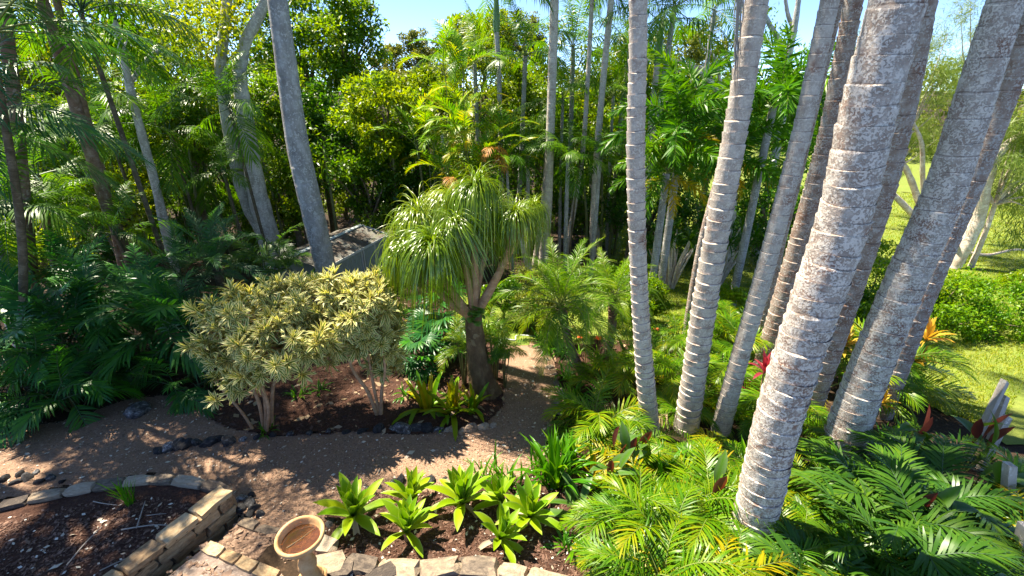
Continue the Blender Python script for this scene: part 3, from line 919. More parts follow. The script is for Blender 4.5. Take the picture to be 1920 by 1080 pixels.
def rock_row(label, pts, sizes, lib, seed, cat='edging', name='rock_edging'):
    r = np.random.default_rng(seed)
    c = G(*pts[len(pts) // 2])
    root = thing(name, label, cat, c)
    for (x, y), s in zip(pts, sizes):
        p = G(x, y)
        part('rock', lib[r.integers(len(lib))], root, (p[0] - c[0], p[1] - c[1], p[2] - c[2] + .12 * s), (r.normal(0, .3), r.normal(0, .3), r.uniform(0, 6)), (s * r.uniform(.95, 1.3), s * r.uniform(.75, 1), s * .72))
    return root
pp = [(300, 846), (318, 842), (335, 838), (352, 836), (372, 832), (392, 831), (410, 826), (428, 830)]
rock_row('white-crusted dark rocks in a short row before the leaning striped shrub', pp, [.2, .24, .26, .22, .19, .24, .2, .25], ROCK, 1)
pp = [(455, 826), (482, 822), (512, 818), (545, 815), (580, 814), (615, 812), (650, 812), (682, 810), (712, 808), (735, 806), (755, 808), (778, 806), (800, 808), (822, 809)]
rock_row('dark basalt rocks bordering the shrub bed along the path', pp, [.13, .15, .12, .13, .12, .12, .13, .18, .26, .16, .34, .24, .26, .18], ROCK, 2)
pp = [(838, 808), (850, 806), (866, 810), (884, 806), (905, 802), (925, 800)]
rock_row('tan and mossy rocks below the big bromeliad at the path corner', pp, [.14, .2, .16, .26, .2, .16], TROCK, 3)
pp = [(455, 938), (468, 945), (450, 958), (478, 955), (468, 968), (488, 966), (472, 930)]
rock_row('loose pale-crusted rocks at the end of the sandstone wall', pp, [.16, .2, .17, .14, .15, .13, .12], ROCK, 4, 'rocks', 'rock_pile')
pp = [(8, 900), (30, 906), (52, 899), (74, 905), (98, 897), (118, 904), (40, 890), (70, 888)]
rock_row('dark rocks behind the curved coping at the left edge', pp, [.16, .13, .17, .14, .15, .1, .14, .12], ROCK, 5, 'rocks', 'rock_pile')
pp = [(712, 916), (738, 906), (752, 900), (775, 898), (805, 905), (835, 900), (690, 930), (640, 962), (620, 985), (605, 1003)]
rock_row('dark rocks behind the agaves along the path', pp, [.1, .13, .2, .12, .2, .1, .1, .13, .15, .14], ROCK, 6)
pp = [(1046, 756), (1052, 738), (1044, 720), (1040, 703), (1030, 690), (1026, 676), (1016, 664), (1012, 652), (1020, 640), (1006, 630), (1050, 775), (1036, 690)]
rock_row('small pale rocks edging the right side of the path', pp, [.17, .2, .14, .13, .17, .14, .15, .12, .12, .13, .16, .12], TROCK, 7)
pp = [(247, 778), (262, 774), (280, 772)]
rock_row('flat rock half buried at the edge of the path beside the dark palm clump', pp[1:2], [.42], ROCK, 8, 'rock', 'path_rock')

# ------------------------------------------------------------------ bird bath
def lathe(prof, n=40, wobble=0.0, seed=0):
    r = np.random.default_rng(seed)
    th = np.linspace(0, 2 * PI, n, endpoint=False); m = len(prof)
    w_ = 1 + wobble * (np.cos(2 * th + r.uniform(0, 6)) + .6 * np.cos(5 * th + r.uniform(0, 6)))
    V = np.concatenate([np.c_[p[0] * np.cos(th) * w_, p[0] * np.sin(th) * w_, np.full(n, p[1])] for p in prof])
    F = []
    for i in range(m - 1):
        a_ = i * n + np.arange(n); b_ = i * n + (np.arange(n) + 1) % n
        F.append(np.stack([a_, b_, b_ + n, a_ + n], 1))
    return V, np.concatenate(F)
bbp = at(562, 1003, 3.14); bbz = float(gz(bbp[0], bbp[1])) + .02
BB = thing('bird_bath', 'ochre terracotta bird bath holding shallow brown water beside the agaves', 'bird bath', (bbp[0], bbp[1], bbz))
hz = bbp[2] - bbz
V, F = lathe([(.001, hz - .165), (.06, hz - .165), (.12, hz - .15), (.18, hz - .11), (.214, hz - .06), (.228, hz - .035), (.232, hz - .012), (.228, hz + .002), (.218, hz + .008),
              (.206, hz + .006), (.197, hz - .008), (.188, hz - .045), (.172, hz - .085), (.14, hz - .108), (.001, hz - .112)], 44, .006, 2)
part('basin', mk('basin', V, F, M['terracotta']), BB)
V, F = lathe([(.001, hz - .066), (.179, hz - .066)], 40)
part('water', mk('water', V, F, M['water'], True), BB)
V, F = tube(spline([(-.10, -.09, hz - .066), (0, .01, hz - .062), (.09, .12, hz - .058)], 8), np.linspace(.006, .003, 8), 5)
part('twig', mk('twig', V, F, M['trunk_dark']), BB)
V, F = lathe([(.165, 0), (.165, .035), (.15, .05), (.125, .065), (.12, .10), (.095, .13), (.075, .17), (.085, .22), (.098, .27), (.085, .33), (.066, .38), (.064, hz - .22), (.075, hz - .18), (.09, hz - .165), (.09, hz - .155)], 8, .0)
part('pedestal', mk('pedestal', V, F, M['terracotta'], False), BB)

# ------------------------------------------------------------------ shed
c0 = np.array([-4.06, 14.0]); sd = norm(np.array([-.28, -.96])); sn = np.array([.96, -.28])
SL, SWD, EAV, RDG = 3.1, 1.72, .38, .62
sbz = float(gz(c0[0], c0[1])) - .08
SH = thing('garden_shed', 'small grey-green steel garden shed with a rust-stained gable roof behind the grey palm', 'shed', (c0[0], c0[1], sbz))
def sp(a_, b_, z):     # a along the front from the right corner, b back from the front
    q = c0 + sd * a_ - sn * b_
    return (q[0] - c0[0], q[1] - c0[1], z - sbz)
def box8(a0, a1, b0_, b1, z0, z1):
    V = [sp(a_, b_, z) for z in (z0, z1) for a_, b_ in ((a0, b0_), (a1, b0_), (a1, b1), (a0, b1))]
    return V, [(0, 1, 2, 3)[::-1], (4, 5, 6, 7), (0, 1, 5, 4), (1, 2, 6, 5), (2, 3, 7, 6), (3, 0, 4, 7)]
def shed_box(name, mat, *a_, parent=None):
    V, F = box8(*a_)
    return part(name, mk(name, V, F, mat, False), parent or SH)
# ribbed walls: front and back, gable ends
def ribbed(a0, a1, b_, z0, z1, nrm_sign=1):
    n_ = int((a1 - a0) / .085); V, F = [], []
    pr = [(0, 0), (.55, 0), (.65, .012), (.9, .012)]
    xs = [a0 + (i + f) * (a1 - a0) / n_ for i in range(n_) for f, _ in pr] + [a1]
    ds = [d for i in range(n_) for _, d in pr] + [0]
    for x, d in zip(xs, ds):
        V += [sp(x, b_ - nrm_sign * d, z0), sp(x, b_ - nrm_sign * d, z1)]
    for i in range(len(xs) - 1): F.append((2 * i, 2 * i + 2, 2 * i + 3, 2 * i + 1))
    return mk('ribbed_panel', V, F, M['shed_wall'], False)
FLOOR = sbz + .02
part('wall', ribbed(.62, SL, 0, FLOOR, EAV - .01), SH)
part('wall', ribbed(0, .06, 0, FLOOR, EAV - .01), SH)
part('wall', ribbed(0, SL, SWD, FLOOR, EAV - .01, -1), SH)
for a_ in (0, SL):
    V = [sp(a_, 0, FLOOR), sp(a_, SWD, FLOOR), sp(a_, SWD, EAV), sp(a_, SWD / 2, RDG - .02), sp(a_, 0, EAV)]
    part('gable_wall', mk('gable_wall', V, [(0, 1, 2, 3, 4)], M['shed_wall'], False), SH)
for d0 in (.08, .70):
    dr = part('door', ribbed(d0, d0 + .6, -.025, FLOOR + .03, EAV - .06), SH)
    for x in (d0, d0 + .575): shed_box('door_stile', M['shed_trim'], x, x + .03, -.05, -.03, FLOOR + .03, EAV - .05, parent=dr)
    shed_box('handle', M['shed_trim'], d0 + (.56 if d0 < .5 else .03), d0 + (.60 if d0 < .5 else .12), -.085, -.052, FLOOR + .85, FLOOR + .90, parent=dr)
shed_box('corner_trim', M['shed_trim'], -.015, .03, -.03, .01, FLOOR, EAV)
shed_box('corner_trim', M['shed_trim'], 1.35, 1.385, -.04, -.008, FLOOR, EAV - .02)
shed_box('eave_trim', M['shed_trim'], -.05, SL + .05, -.075, -.055, EAV - .06, EAV + .005)
def slope(b0_, z0, b1, z1):
    n_ = 38; V, F = [], []
    for i in range(n_ * 2 + 1):
        x = -.06 + (SL + .12) * i / (2 * n_); d = .014 if i % 2 else 0
        V += [sp(x, b0_, z0 + d), sp(x, b1, z1 + d)]
    for i in range(n_ * 2): F.append((2 * i, 2 * i + 1, 2 * i + 3, 2 * i + 2))
    return mk('roof_sheet', V, F, M['shed_roof'], False)
rf = part('roof', slope(-.07, EAV - .005, SWD / 2, RDG), SH)
part('roof', slope(SWD + .07, EAV - .005, SWD / 2, RDG), SH)
shed_box('ridge_cap', M['shed_trim'], -.07, SL + .07, SWD / 2 - .07, SWD / 2 + .07, RDG + .005, RDG + .03, parent=rf)
V = [sp(-.075, -.08, EAV - .02), sp(-.075, SWD / 2, RDG), sp(-.045, SWD / 2, RDG), sp(-.045, -.08, EAV - .02), sp(-.075, -.08, EAV + .03), sp(-.075, SWD / 2, RDG + .04), sp(-.045, SWD / 2, RDG + .04), sp(-.045, -.08, EAV + .03)]
part('barge_trim', mk('barge_trim', V, [(0, 1, 2, 3), (7, 6, 5, 4), (0, 4, 5, 1), (1, 5, 6, 2), (2, 6, 7, 3), (3, 7, 4, 0)], M['shed_trim'], False), rf)
tag(flakes(np.array([[c0[0], c0[1], 0]]) + np.array([[*sp(a_, b_, EAV + (RDG - EAV) * min(1, (b_ + .07) / (SWD / 2 + .07)))] for a_ in np.linspace(0.3, SL, 40) for b_ in np.linspace(0, .8, 12)]) + np.array([0, 0, sbz + .015]),
            40, .045, bark_chip, 'fallen_leaves', 15, 1.7, .01, .3), 'brown leaves fallen on the shed roof', 'leaf litter')

# ------------------------------------------------------------------ weathered timber on the right
def beam(name, p0, p1, wd, th, mat, parent, ref=(0, 0, 1), cut=.0):
    p0, p1 = np.asarray(p0, float), np.asarray(p1, float)
    d = norm(p1 - p0); s = norm(np.cross(d, ref)); n_ = np.cross(s, d)
    V = []
    r = np.random.default_rng(int(abs(p0[0] * 1000)) % 997)
    for k, p in enumerate((p0, p0 * .5 + p1 * .5, p1)):
        for a_, b_ in ((-1, -1), (1, -1), (1, 1), (-1, 1)):
            V.append(p + s * a_ * wd / 2 * r.uniform(.93, 1.05) + n_ * b_ * th / 2 * r.uniform(.93, 1.05) + (d * cut * a_ if k == 2 else 0))
    F = [(3, 2, 1, 0), (8, 9, 10, 11)]
    for k in (0, 4):
        for i in range(4): F.append((k + i, k + (i + 1) % 4, k + 4 + (i + 1) % 4, k + 4 + i))
    return part(name, mk(name, V, F, mat, False), parent)
def post(label, a_px, Ya, b_px, Yb, wd, th, name='timber_post'):
    a_, b_ = at(*a_px, Ya), at(*b_px, Yb)
    root = thing(name, label, 'post', a_)
    beam('beam', (0, 0, 0), b_ - a_, wd, th, M['timber'], root, (0, 1, 0), .02)
    return root
def G_at(px, py): return G(px, py)
g1 = G(1812, 862)
post('tall leaning weathered timber beam beside the lawn', (1812, 862), g1[1], (1884, 714), g1[1] + .15, .05, .09)
post('shorter weathered timber beam leaning in front of the taller one', (1838, 880), G(1838, 880)[1], (1890, 780), G(1838, 880)[1] + .1, .09, .06)
post('dark short timber post wedged behind the two leaning beams', (1848, 850), G(1848, 850)[1] + .3, (1886, 742), G(1848, 850)[1] + .4, .07, .07)
post('grey timber post low among the shaded palm fronds', (1885, 985), G(1885, 985)[1], (1893, 870), G(1885, 985)[1] + .05, .09, .09)
post('pale timber post cut off by the right edge', (1905, 1075), G(1905, 1075)[1], (1925, 985), G(1905, 1075)[1], .1, .1)

# twigs and fallen things on the raised bed
def stick(label, pxs, rad_, z=None, mat=None, name='fallen_twig'):
    P = [atz(x, y, .085 if z is None else z) for x, y in pxs]
    c = P[0]
    V, F = tube(spline([p - c for p in P], 9), np.linspace(rad_, rad_ * .5, 9), 5)
    o = link(bpy.data.objects.new(name, mk('twig', V, F, mat or M['fibre']))); o.location = tuple(c)
    tag(o, label, 'twig')
stick('long straight pale twig lying diagonally across the raised bed', [(125, 1060), (160, 1018), (191, 987)], .008)
stick('pale twig near the wall at the bottom of the raised bed', [(187, 1070), (230, 1050), (270, 1034)], .007)
stick('curved dry twig lying right of the grass clump', [(228, 993), (258, 988), (290, 984), (322, 985)], .009)
stick('dry stalk hanging down from the grass clump', [(256, 990), (264, 965), (272, 940)], .008)
stick('short dry twig left of the grass clump', [(175, 940), (195, 944), (220, 947)], .007)
stick('thin brown twig left on the mulch beside the wall', [(275, 967), (295, 964), (312, 963)], .005)
o = link(bpy.data.objects.new('garden_hose', mk('hose', *tube(spline([G(940, 635) + (0, 0, .03), G(965, 640) + (0, 0, .03), G(968, 632) + (0, 0, .03), G(985, 631) + (0, 0, .03), G(1005, 634) + (0, 0, .03)], 24), np.full(24, .018), 6), M['hose'])))
tag(o, 'pale hose lying across the far end of the path', 'hose')

# ------------------------------------------------------------------ the ringed palm stems in front
def px_stem(samples, Yb=None, lean=0.0, top=10.5, base_drop=.12):
    b = G(samples[0][0], samples[0][1])
    Y0 = b[1] if Yb is None else Yb
    P, R = [], []
    for x, y, wpx in samples:
        p = at(x, y, Y0)
        p = at(x, y, Y0 + lean * (p[2] - b[2]))
        dp = depth(p)
        P.append(p); R.append(wpx * .5 / FPX * dp / math.sqrt(1 + (p[0] / dp) ** 2 * .8))
    P[0] = P[0] - np.array([0, 0, base_drop])
    if top and P[-1][2] < top:
        d = norm(P[-1] - P[-2])
        h0, r0 = P[-1][2], R[-1]
        while P[-1][2] < top - .05:
            d = norm(d * .9 + np.array([0, 0, .1]))
            k = min(1.2, (top - P[-1][2]) / d[2])
            P.append(P[-1] + d * k); R.append(r0 * (1 - .15 * (P[-1][2] - h0) / (top - h0)))
    return np.array(P), np.array(R)

def stem_palm(label, samples, mat, name='palm_tree', group=None, Yb=None, lean=0., top=10.5, spacing=.17, ledge=.05, seed=0, crown='feather', nf=10, csc=1.2, n=28, flare=.12):
    P, R = px_stem(samples, Yb, lean, top)
    root = thing(name, label, 'palm', P[0], group)
    part('trunk', ringed_trunk('palm_trunk', P - P[0], R, mat, spacing, ledge, n, seed, flare, .012 if ledge > .012 else .002), root)
    if crown:
        put_fronds(root, crown, nf, P[-1] - P[0], 0, (csc * .9, csc * 1.1), np.random.default_rng(seed + 50))
    return root, P, R

FG = 'ringed palm trunks rising from the front bed'
stem_palm('slim upright ringed palm trunk left of all the other front trunks', [(1222, 812, 36), (1206, 660, 33), (1197, 500, 32), (1192, 300, 35), (1196, 100, 34), (1197, 0, 34)], M['trunk_pale'], group=FG, spacing=.135, ledge=.11, seed=1)
_, P2, R2 = stem_palm('reddish-banded palm trunk with grey fibres hanging near its top', [(1286, 806, 46), (1302, 700, 45), (1326, 540, 47), (1378, 250, 46), (1419, 0, 47)], M['trunk_pale'], group=FG, spacing=.135, ledge=.10, seed=2)
stem_palm('slender pale palm trunk just right of the fibre-hung one', [(1350, 808, 36), (1387, 670, 35), (1425, 540, 36), (1497, 270, 36), (1556, 0, 37)], M['trunk_pale'], group=FG, spacing=.13, ledge=.08, seed=3)
stem_palm('slender brownish palm trunk between the pale one and the thickest trunk', [(1418, 740, 40), (1446, 640, 41), (1474, 540, 40), (1548, 270, 38), (1601, 0, 38)], M['trunk_red'], group=FG, Yb=7.4, spacing=.13, ledge=.09, seed=4)
stem_palm('thin shaded palm trunk half hidden between two slender trunks', [(1398, 720, 22), (1432, 590, 22), (1464, 450, 21), (1495, 330, 20), (1560, 60, 20)], M['trunk_red'], group=FG, Yb=8.2, spacing=.16, ledge=.04, seed=5)
stem_palm('thickest lichen-blotched palm trunk leaning right in the foreground', [(1401, 1030, 82), (1425, 930, 82), (1455, 800, 88), (1498, 660, 93), (1538, 540, 98), (1584, 400, 104), (1629, 200, 112), (1683, 0, 116)], M['trunk_lichen'], group=FG, spacing=.14, ledge=.055, seed=6, n=40)
stem_palm('shaded palm trunk mostly hidden behind the thickest one', [(1500, 790, 60), (1560, 620, 62), (1642, 380, 62), (1690, 200, 60), (1730, 0, 58)], M['trunk_red'], group=FG, Yb=6.2, spacing=.17, ledge=.05, seed=7)
stem_palm('broad lichen-spotted palm trunk nearest the lawn, reddish near its top', [(1570, 862, 82), (1612, 740, 80), (1692, 540, 82), (1766, 370, 84), (1822, 200, 82), (1886, 0, 80)], M['trunk_lichen'], group=FG, spacing=.15, ledge=.045, seed=8, n=36)
stem_palm('grey palm trunk behind the broad one near the lawn', [(1640, 800, 50), (1720, 580, 52), (1818, 350, 52), (1880, 190, 54), (1945, 0, 56)], M['trunk_red'], group=FG, Yb=6.3, spacing=.17, ledge=.05, seed=9)
stem_palm('very thin reddish palm stem left of the fibre-hung trunk', [(1283, 650, 15), (1296, 560, 14), (1316, 450, 14), (1346, 330, 13), (1388, 130, 12), (1414, 0, 12)], M['trunk_red'], group=FG, Yb=8.4, spacing=.15, ledge=.05, seed=10, top=9.0, nf=6)
# dry fibres down the second trunk
fb = thing('dry_fibre_strands', 'bunch of grey dry fibres hanging down the side of a front palm trunk', 'fibre', at(1388, 0, P2[2][1] - .17))
r = np.random.default_rng(77)
for k in range(16):
    Yk = P2[2][1] - .17
    x0 = 1388 + r.normal(0, 4); ln = r.uniform(.35, 1.0)
    pts = [at(x0 + r.normal(0, 2), -60, Yk), at(x0 - 3 + r.normal(0, 3), 60 * ln, Yk), at(x0 - 7 + r.normal(0, 3), 150 * ln, Yk), at(x0 - 10 + r.normal(0, 5) + (22 if k == 3 else 0), 245 * ln, Yk - .02)]
    V, F = tube(spline([p - np.array(fb.location) for p in pts], 14), np.linspace(.006, .003, 14), 4)
    part('strand', mk('strand', V, F, M['fibre']), fb)

# ------------------------------------------------------------------ stems on the left and in the middle distance
stem_palm('tall smooth grey palm trunk leaning left in front of the shed', [(622, 575, 40), (612, 510, 39), (587, 400, 43), (558, 270, 43), (538, 130, 41), (520, 0, 39)], M['trunk_grey'], Yb=10.4, top=27, spacing=.34, ledge=.010, seed=21, flare=.1, csc=1.0, nf=10)
r = np.random.default_rng(3)
def multi_trunk(label, stems, mat, name='tree', Y=15., cat='tree', extra=None, leaf=None):
    b = at(stems[0][0][0], stems[0][0][1], Y); b[2] = gz(b[0], Y) - .1
    root = thing(name, label, cat, b)
    for k, st in enumerate(stems):
        P = np.array([at(x, y, Y + (.2 * k if k else 0)) for x, y, _ in st]); R = np.array([w_ * .5 / FPX * depth(p) for (_, _, w_), p in zip(st, P)])
        if k == 0: P[0][2] = b[2]
        n_ = 26
        D = spline(P - b, n_); RR = np.interp(np.linspace(0, 1, n_), np.linspace(0, 1, len(R)), R) * (1 + .06 * np.sin(np.arange(n_) * 1.9 + k))
        V, F = tube(D, RR, 12)
        part('trunk' if k == 0 else 'limb', mk('trunk', V, F, mat), root)
    return root, b
t_, b_ = multi_trunk('grey forked tree with a dark cleft and a curved limb left of the tall palm', [
    [(512, 480, 40), (497, 420, 37), (480, 350, 33), (466, 260, 29), (455, 190, 26), (448, 130, 22)],
    [(455, 190, 22), (452, 130, 20), (460, 80, 20), (480, 40, 19), (497, 0, 18), (505, -60, 16)],
    [(496, 440, 26), (465, 380, 26), (444, 310, 25), (430, 240, 24), (414, 130, 20), (420, 60, 18), (430, -40, 15)]], M['trunk_grey'], 'forked_tree', 14.5)
Cc = np.array([at(x, y, 14.6 + q) - b_ for x, y, q in [(430, 20, 0), (480, -40, .6), (400, 60, -.5), (370, 20, .5), (500, -70, -.4), (450, 60, .9), (540, -40, .4), (350, 70, .2), (420, -60, 0), (390, 100, .4)]])
V, F, R = leafy(Cc, np.full(len(Cc), .75), 260, .15, .45, 88)
part('crown', Geo().add(V, F, R).mesh('leaf_crown', [M['broad_y']], False), t_)
t_, b_ = multi_trunk('slim grey tree trunk forking high up among the left palms', [
    [(322, 500, 17), (310, 430, 16), (290, 340, 14), (268, 260, 14), (245, 170, 14), (228, 90, 12), (215, 40, 10), (200, -40, 8)],
    [(243, 158, 9), (262, 130, 8), (285, 105, 7), (318, 84, 5)], [(229, 95, 7), (244, 70, 6), (250, 35, 5)]], M['trunk_grey'], 'slim_tree', 13.0)
Cc = np.array([at(x, y, 13 + q) - b_ for x, y, q in [(200, -20, 0), (255, 20, .6), (320, 80, -.3), (290, 40, .5), (160, 30, .4), (230, -60, -.4), (345, 100, 0), (280, 120, .6), (180, 100, .7)]])
V, F, R = leafy(Cc, np.full(len(Cc), .6), 190, .13, .45, 89)
part('crown', Geo().add(V, F, R).mesh('leaf_crown', [M['broad_y']], False), t_)
stem_palm('brown palm trunk with pale flecks leaning left on the far left', [(262, 548, 22), (238, 470, 23), (205, 400, 24), (178, 310, 26), (150, 225, 27), (118, 120, 27), (85, 20, 28)], M['trunk_brown'], Yb=10.8, top=9, spacing=.12, ledge=.03, seed=22, crown='kentia', nf=9, csc=1.2, n=16)
stem_palm('dim brown palm trunk just behind the flecked one on the far left', [(232, 520, 15), (214, 430, 16), (195, 340, 17), (165, 230, 17), (140, 130, 17)], M['trunk_brown'], Yb=12, top=9, spacing=.14, ledge=.03, seed=23, crown='kentia', nf=8, csc=1.1, n=14)
stem_palm('dark brown palm trunk in the top left corner', [(70, 640, 26), (50, 420, 27), (30, 220, 29), (14, 80, 30), (4, -20, 30)], M['trunk_brown'], Yb=9.4, top=8, spacing=.12, ledge=.03, seed=24, crown='kentia', nf=5, csc=1.2, n=16)
stem_palm('thin brown palm trunk low on the far left behind drooping fronds', [(105, 520, 16), (95, 450, 16), (78, 380, 17), (70, 330, 16)], M['trunk_brown'], Yb=10.5, top=2.6, spacing=.12, ledge=.03, seed=25, crown='kentia', nf=9, csc=.9, n=14)

MG = 'slender palm trunks in the middle distance'
def mid_palm(label, samples, Y, top, key, nf, csc, seed, mat='trunk_pale', shaft=None, crown_z=None):
    root, P, R = stem_palm(label, samples, M[mat], group=MG, Yb=Y, top=top, spacing=.15, ledge=.035, seed=seed, n=14, crown=None)
    if shaft:
        t = P[-1] - P[0]; Q = spline([t, t + (0, 0, shaft * .5), t + (0, 0, shaft)], 6)
        V, F = tube(Q, np.array([1.25, 1.5, 1.35, 1.1, .9, .7]) * R[-1], 10)
        part('crownshaft', mk('crownshaft', V, F, M['shaft']), root)
        put_fronds(root, key, nf, t + np.array([0, 0, shaft * .95]), 0, (csc * .9, csc * 1.1), np.random.default_rng(seed))
    else:
        put_fronds(root, key, nf, P[-1] - P[0], 0, (csc * .9, csc * 1.1), np.random.default_rng(seed))
    return root
mid_palm('tallest pale palm trunk right of the ponytail palm', [(1018, 490, 17), (1026, 400, 17), (1031, 270, 16), (1036, 130, 16), (1040, 0, 16)], 15.0, 7.6, 'feather', 11, 1.15, 31, shaft=.8)
mid_palm('second pale stem pressed against the tallest middle palm', [(1004, 490, 13), (1020, 380, 12), (1028, 250, 11), (1034, 100, 11), (1037, 0, 11)], 15.6, 8.4, 'feather', 9, 1.1, 32, shaft=.7)
mid_palm('gently curved grey palm trunk left of the slim upright front trunk', [(1112, 474, 13), (1113, 400, 13), (1120, 280, 12.5), (1131, 150, 12), (1146, 0, 12)], 15.2, 7.9, 'feather', 10, 1.1, 33, shaft=.7)
mid_palm('thin palm trunk curving between the two middle palms', [(1062, 470, 10), (1078, 380, 9.5), (1093, 280, 9), (1102, 150, 8.5), (1110, 0, 8)], 15.8, 7.4, 'feather', 9, 1.0, 34, shaft=.6)
mid_palm('thin palm trunk with a green crownshaft above the golden canes', [(940, 350, 9), (937, 200, 9), (934, 110, 9), (931, 60, 9)], 16.5, 6.2, 'feather', 9, 1.0, 35, 'trunk_grey', shaft=1.3)
mid_palm('palm with a bright green crownshaft right of the slim front trunk', [(1212, 330, 11), (1222, 220, 11), (1232, 120, 11)], 15.5, 5.4, 'feather', 10, 1.05, 36, shaft=1.2)
mid_palm('pale leaning palm stump-thin trunk below the ponytail leaves', [(1000, 520, 13), (985, 480, 12), (975, 440, 11)], 13.4, 1.6, 'kentia', 0, .6, 37)
mid_palm('short palm trunk in shade between the middle palms', [(1128, 480, 9), (1121, 440, 9), (1108, 330, 8)], 16.4, 2.2, 'kentia', 9, .75, 38)

def palm(name, label, px, py, Y, key, nf, sc, tr, bark, seed, lean=(0, 0), group=None, eb=0):
    c = at(px, py, Y); b = np.array([c[0] + lean[0], Y + lean[1], 0]); b[2] = gz(b[0], b[1]) - .05
    root = thing(name, label, 'palm', b, group)
    t = c - b
    P = np.array([(0, 0, 0), t * .5 + (lean[0] * -.1, 0, 0), t])
    part('trunk', ringed_trunk('palm_trunk', P, np.array([tr * 1.1, tr, tr * .85]), M[bark], .14, .04, 10, seed, .2), root)
    put_fronds(root, key, nf, t, eb, (sc * .85, sc * 1.15), np.random.default_rng(seed))
    return root

LG = 'forest palms on the left'
for i, (lab, x, y, Y, key, nf, sc, tr) in enumerate([
    ('forest palm with long drooping fronds hanging into the top left corner', -20, 60, 6.6, 'bluek', 13, .95, .10),
    ('forest palm with bluish fronds at the left edge halfway up', -30, 235, 7.2, 'bluek', 12, .85, .10),
    ('low forest palm at the left edge above the dark palm clump', 20, 400, 9.0, 'kentia', 11, .75, .08),
    ('tall forest palm whose fronds arch over the brown flecked trunk', 150, 20, 11.0, 'kentia', 12, .95, .10),
    ('forest palm with a pale lit frond low between two brown trunks', 100, 395, 10.2, 'kentia', 9, .62, .06),
    ('small forest palm in front of the foot of the brown flecked trunk', 218, 440, 10.3, 'kentia', 9, .55, .05),
    ('forest palm with shiny fronds left of the slim forked tree', 200, 235, 13.5, 'kentia', 12, .9, .09),
    ('forest palm with fronds hanging behind the slim forked tree', 320, 250, 14.5, 'kentia', 12, .95, .09),
    ('forest palm with fronds drooping over the grey cleft trunk', 430, 200, 13.8, 'kentia', 12, .85, .08),
    ('small shaded forest palm halfway up the grey cleft trunk', 420, 320, 13.8, 'kentia', 8, .55, .06),
    ('forest palm between the slim forked tree and the cleft trunk', 370, 330, 16.5, 'kentia', 12, .9, .08),
    ('dim forest palm just left of the tall grey palm trunk', 540, 320, 17.5, 'kentia', 11, .8, .08),
    ('dim forest palm low behind the slim forked tree', 280, 410, 15.0, 'kentia', 11, .75, .07),
    ('forest palm backlit near the top between the left trunks', 300, 70, 17.0, 'kentia', 12, 1.0, .09)]):
    palm('forest_palm', lab, x, y, Y, key, nf + 2, sc * 1.12, tr * .55, 'trunk_dark', 200 + i, (rng.normal(0, .3) - (2.6 if x < 0 else 0), rng.normal(0, .3)), LG)

CG = 'green palms behind the ponytail palm'
for i, (lab, x, y, Y, key, nf, sc, tr) in enumerate([
    ('green palm crown high left of the tallest middle palm', 985, 105, 17.5, 'feather', 13, 1.0, .09),
    ('green palm crown high behind the thin curving middle trunk', 1075, 90, 18.0, 'feather', 13, 1.05, .09),
    ('green palm crown behind the slim upright front trunk at the top', 1180, 90, 18.5, 'feather', 13, 1.0, .09),
    ('palm above the golden canes with yellow-lit hanging leaflets', 890, 120, 18.5, 'feather', 12, 1.0, .09),
    ('dark palm low between the middle trunks with broad fronds', 1065, 300, 14.6, 'kentia', 10, .72, .07),
    ('dark palm low behind the curved grey middle trunk', 1125, 300, 14.4, 'kentia', 9, .68, .07),
    ('shiny dark palm right of the golden canes', 990, 290, 15.4, 'kentia', 11, .8, .07),
    ('small bright palm beneath the shiny dark one', 950, 300, 14.6, 'kentia', 9, .6, .05),
    ('green palm half hidden behind the golden canes', 780, 250, 19.0, 'feather', 10, .8, .08),
    ('palm crown hanging from the top edge right of the green crownshaft', 1265, 15, 15.0, 'feather', 11, 1.0, .09),
    ('palm with hanging leaflets between the middle trunks at mid height', 1055, 185, 16.8, 'feather', 12, .85, .06),
    ('palm with hanging leaflets right of the curved middle trunk', 1150, 180, 17.0, 'feather', 12, .85, .06),
    ('palm peeking out at the top between reddish and pale front trunks', 1340, 20, 19.0, 'feather', 11, .9, .09)]):
    palm('feather_palm', lab, x, y, Y, key, nf, sc, tr, 'trunk_grey', 300 + i, (rng.normal(0, .2), rng.normal(0, .2)), CG)

LASTP = [None]
def clump_palm(name, label, px, py, Y, key, nf, sc, seed, nst=6, hgt=None, spread=.25, group=None, stem_mat='bamboo', eb=0, ks=None, base=None):
    """several thin canes from one base, fronds at their tops"""
    r = np.random.default_rng(seed)
    c = at(px, py, Y) if base is None else np.asarray(base) + (0, 0, hgt)
    b = np.array([c[0], c[1], float(gz(c[0], c[1])) - .03])
    root = thing(name, label, 'palm', b, group)
    LASTP[0] = root
    H = max(.12, c[2] - b[2])
    for k in range(nst):
        a_ = k * 2.4 + r.uniform(-.5, .5); q = spread * r.uniform(.3, 1)
        t = np.array([math.cos(a_) * q * 1.6, math.sin(a_) * q * 1.6, H * r.uniform(.75, 1.15)])
        V, F = tube(spline([(math.cos(a_) * q * .3, math.sin(a_) * q * .3, 0), t * (.6, .6, .55), t], 7), np.linspace(.022, .014, 7) * (1.0 if H > .8 else .6), 6)
        part('stem', mk('cane_stem', V, F, M[stem_mat]), root)
        m_ = max(1, nf // nst + (1 if k < nf % nst else 0))
        put_fronds(root, key, m_, t, eb, (sc * .85, sc * 1.15), r, .02, r.uniform(0, 6), 5.5, ks)
    return root

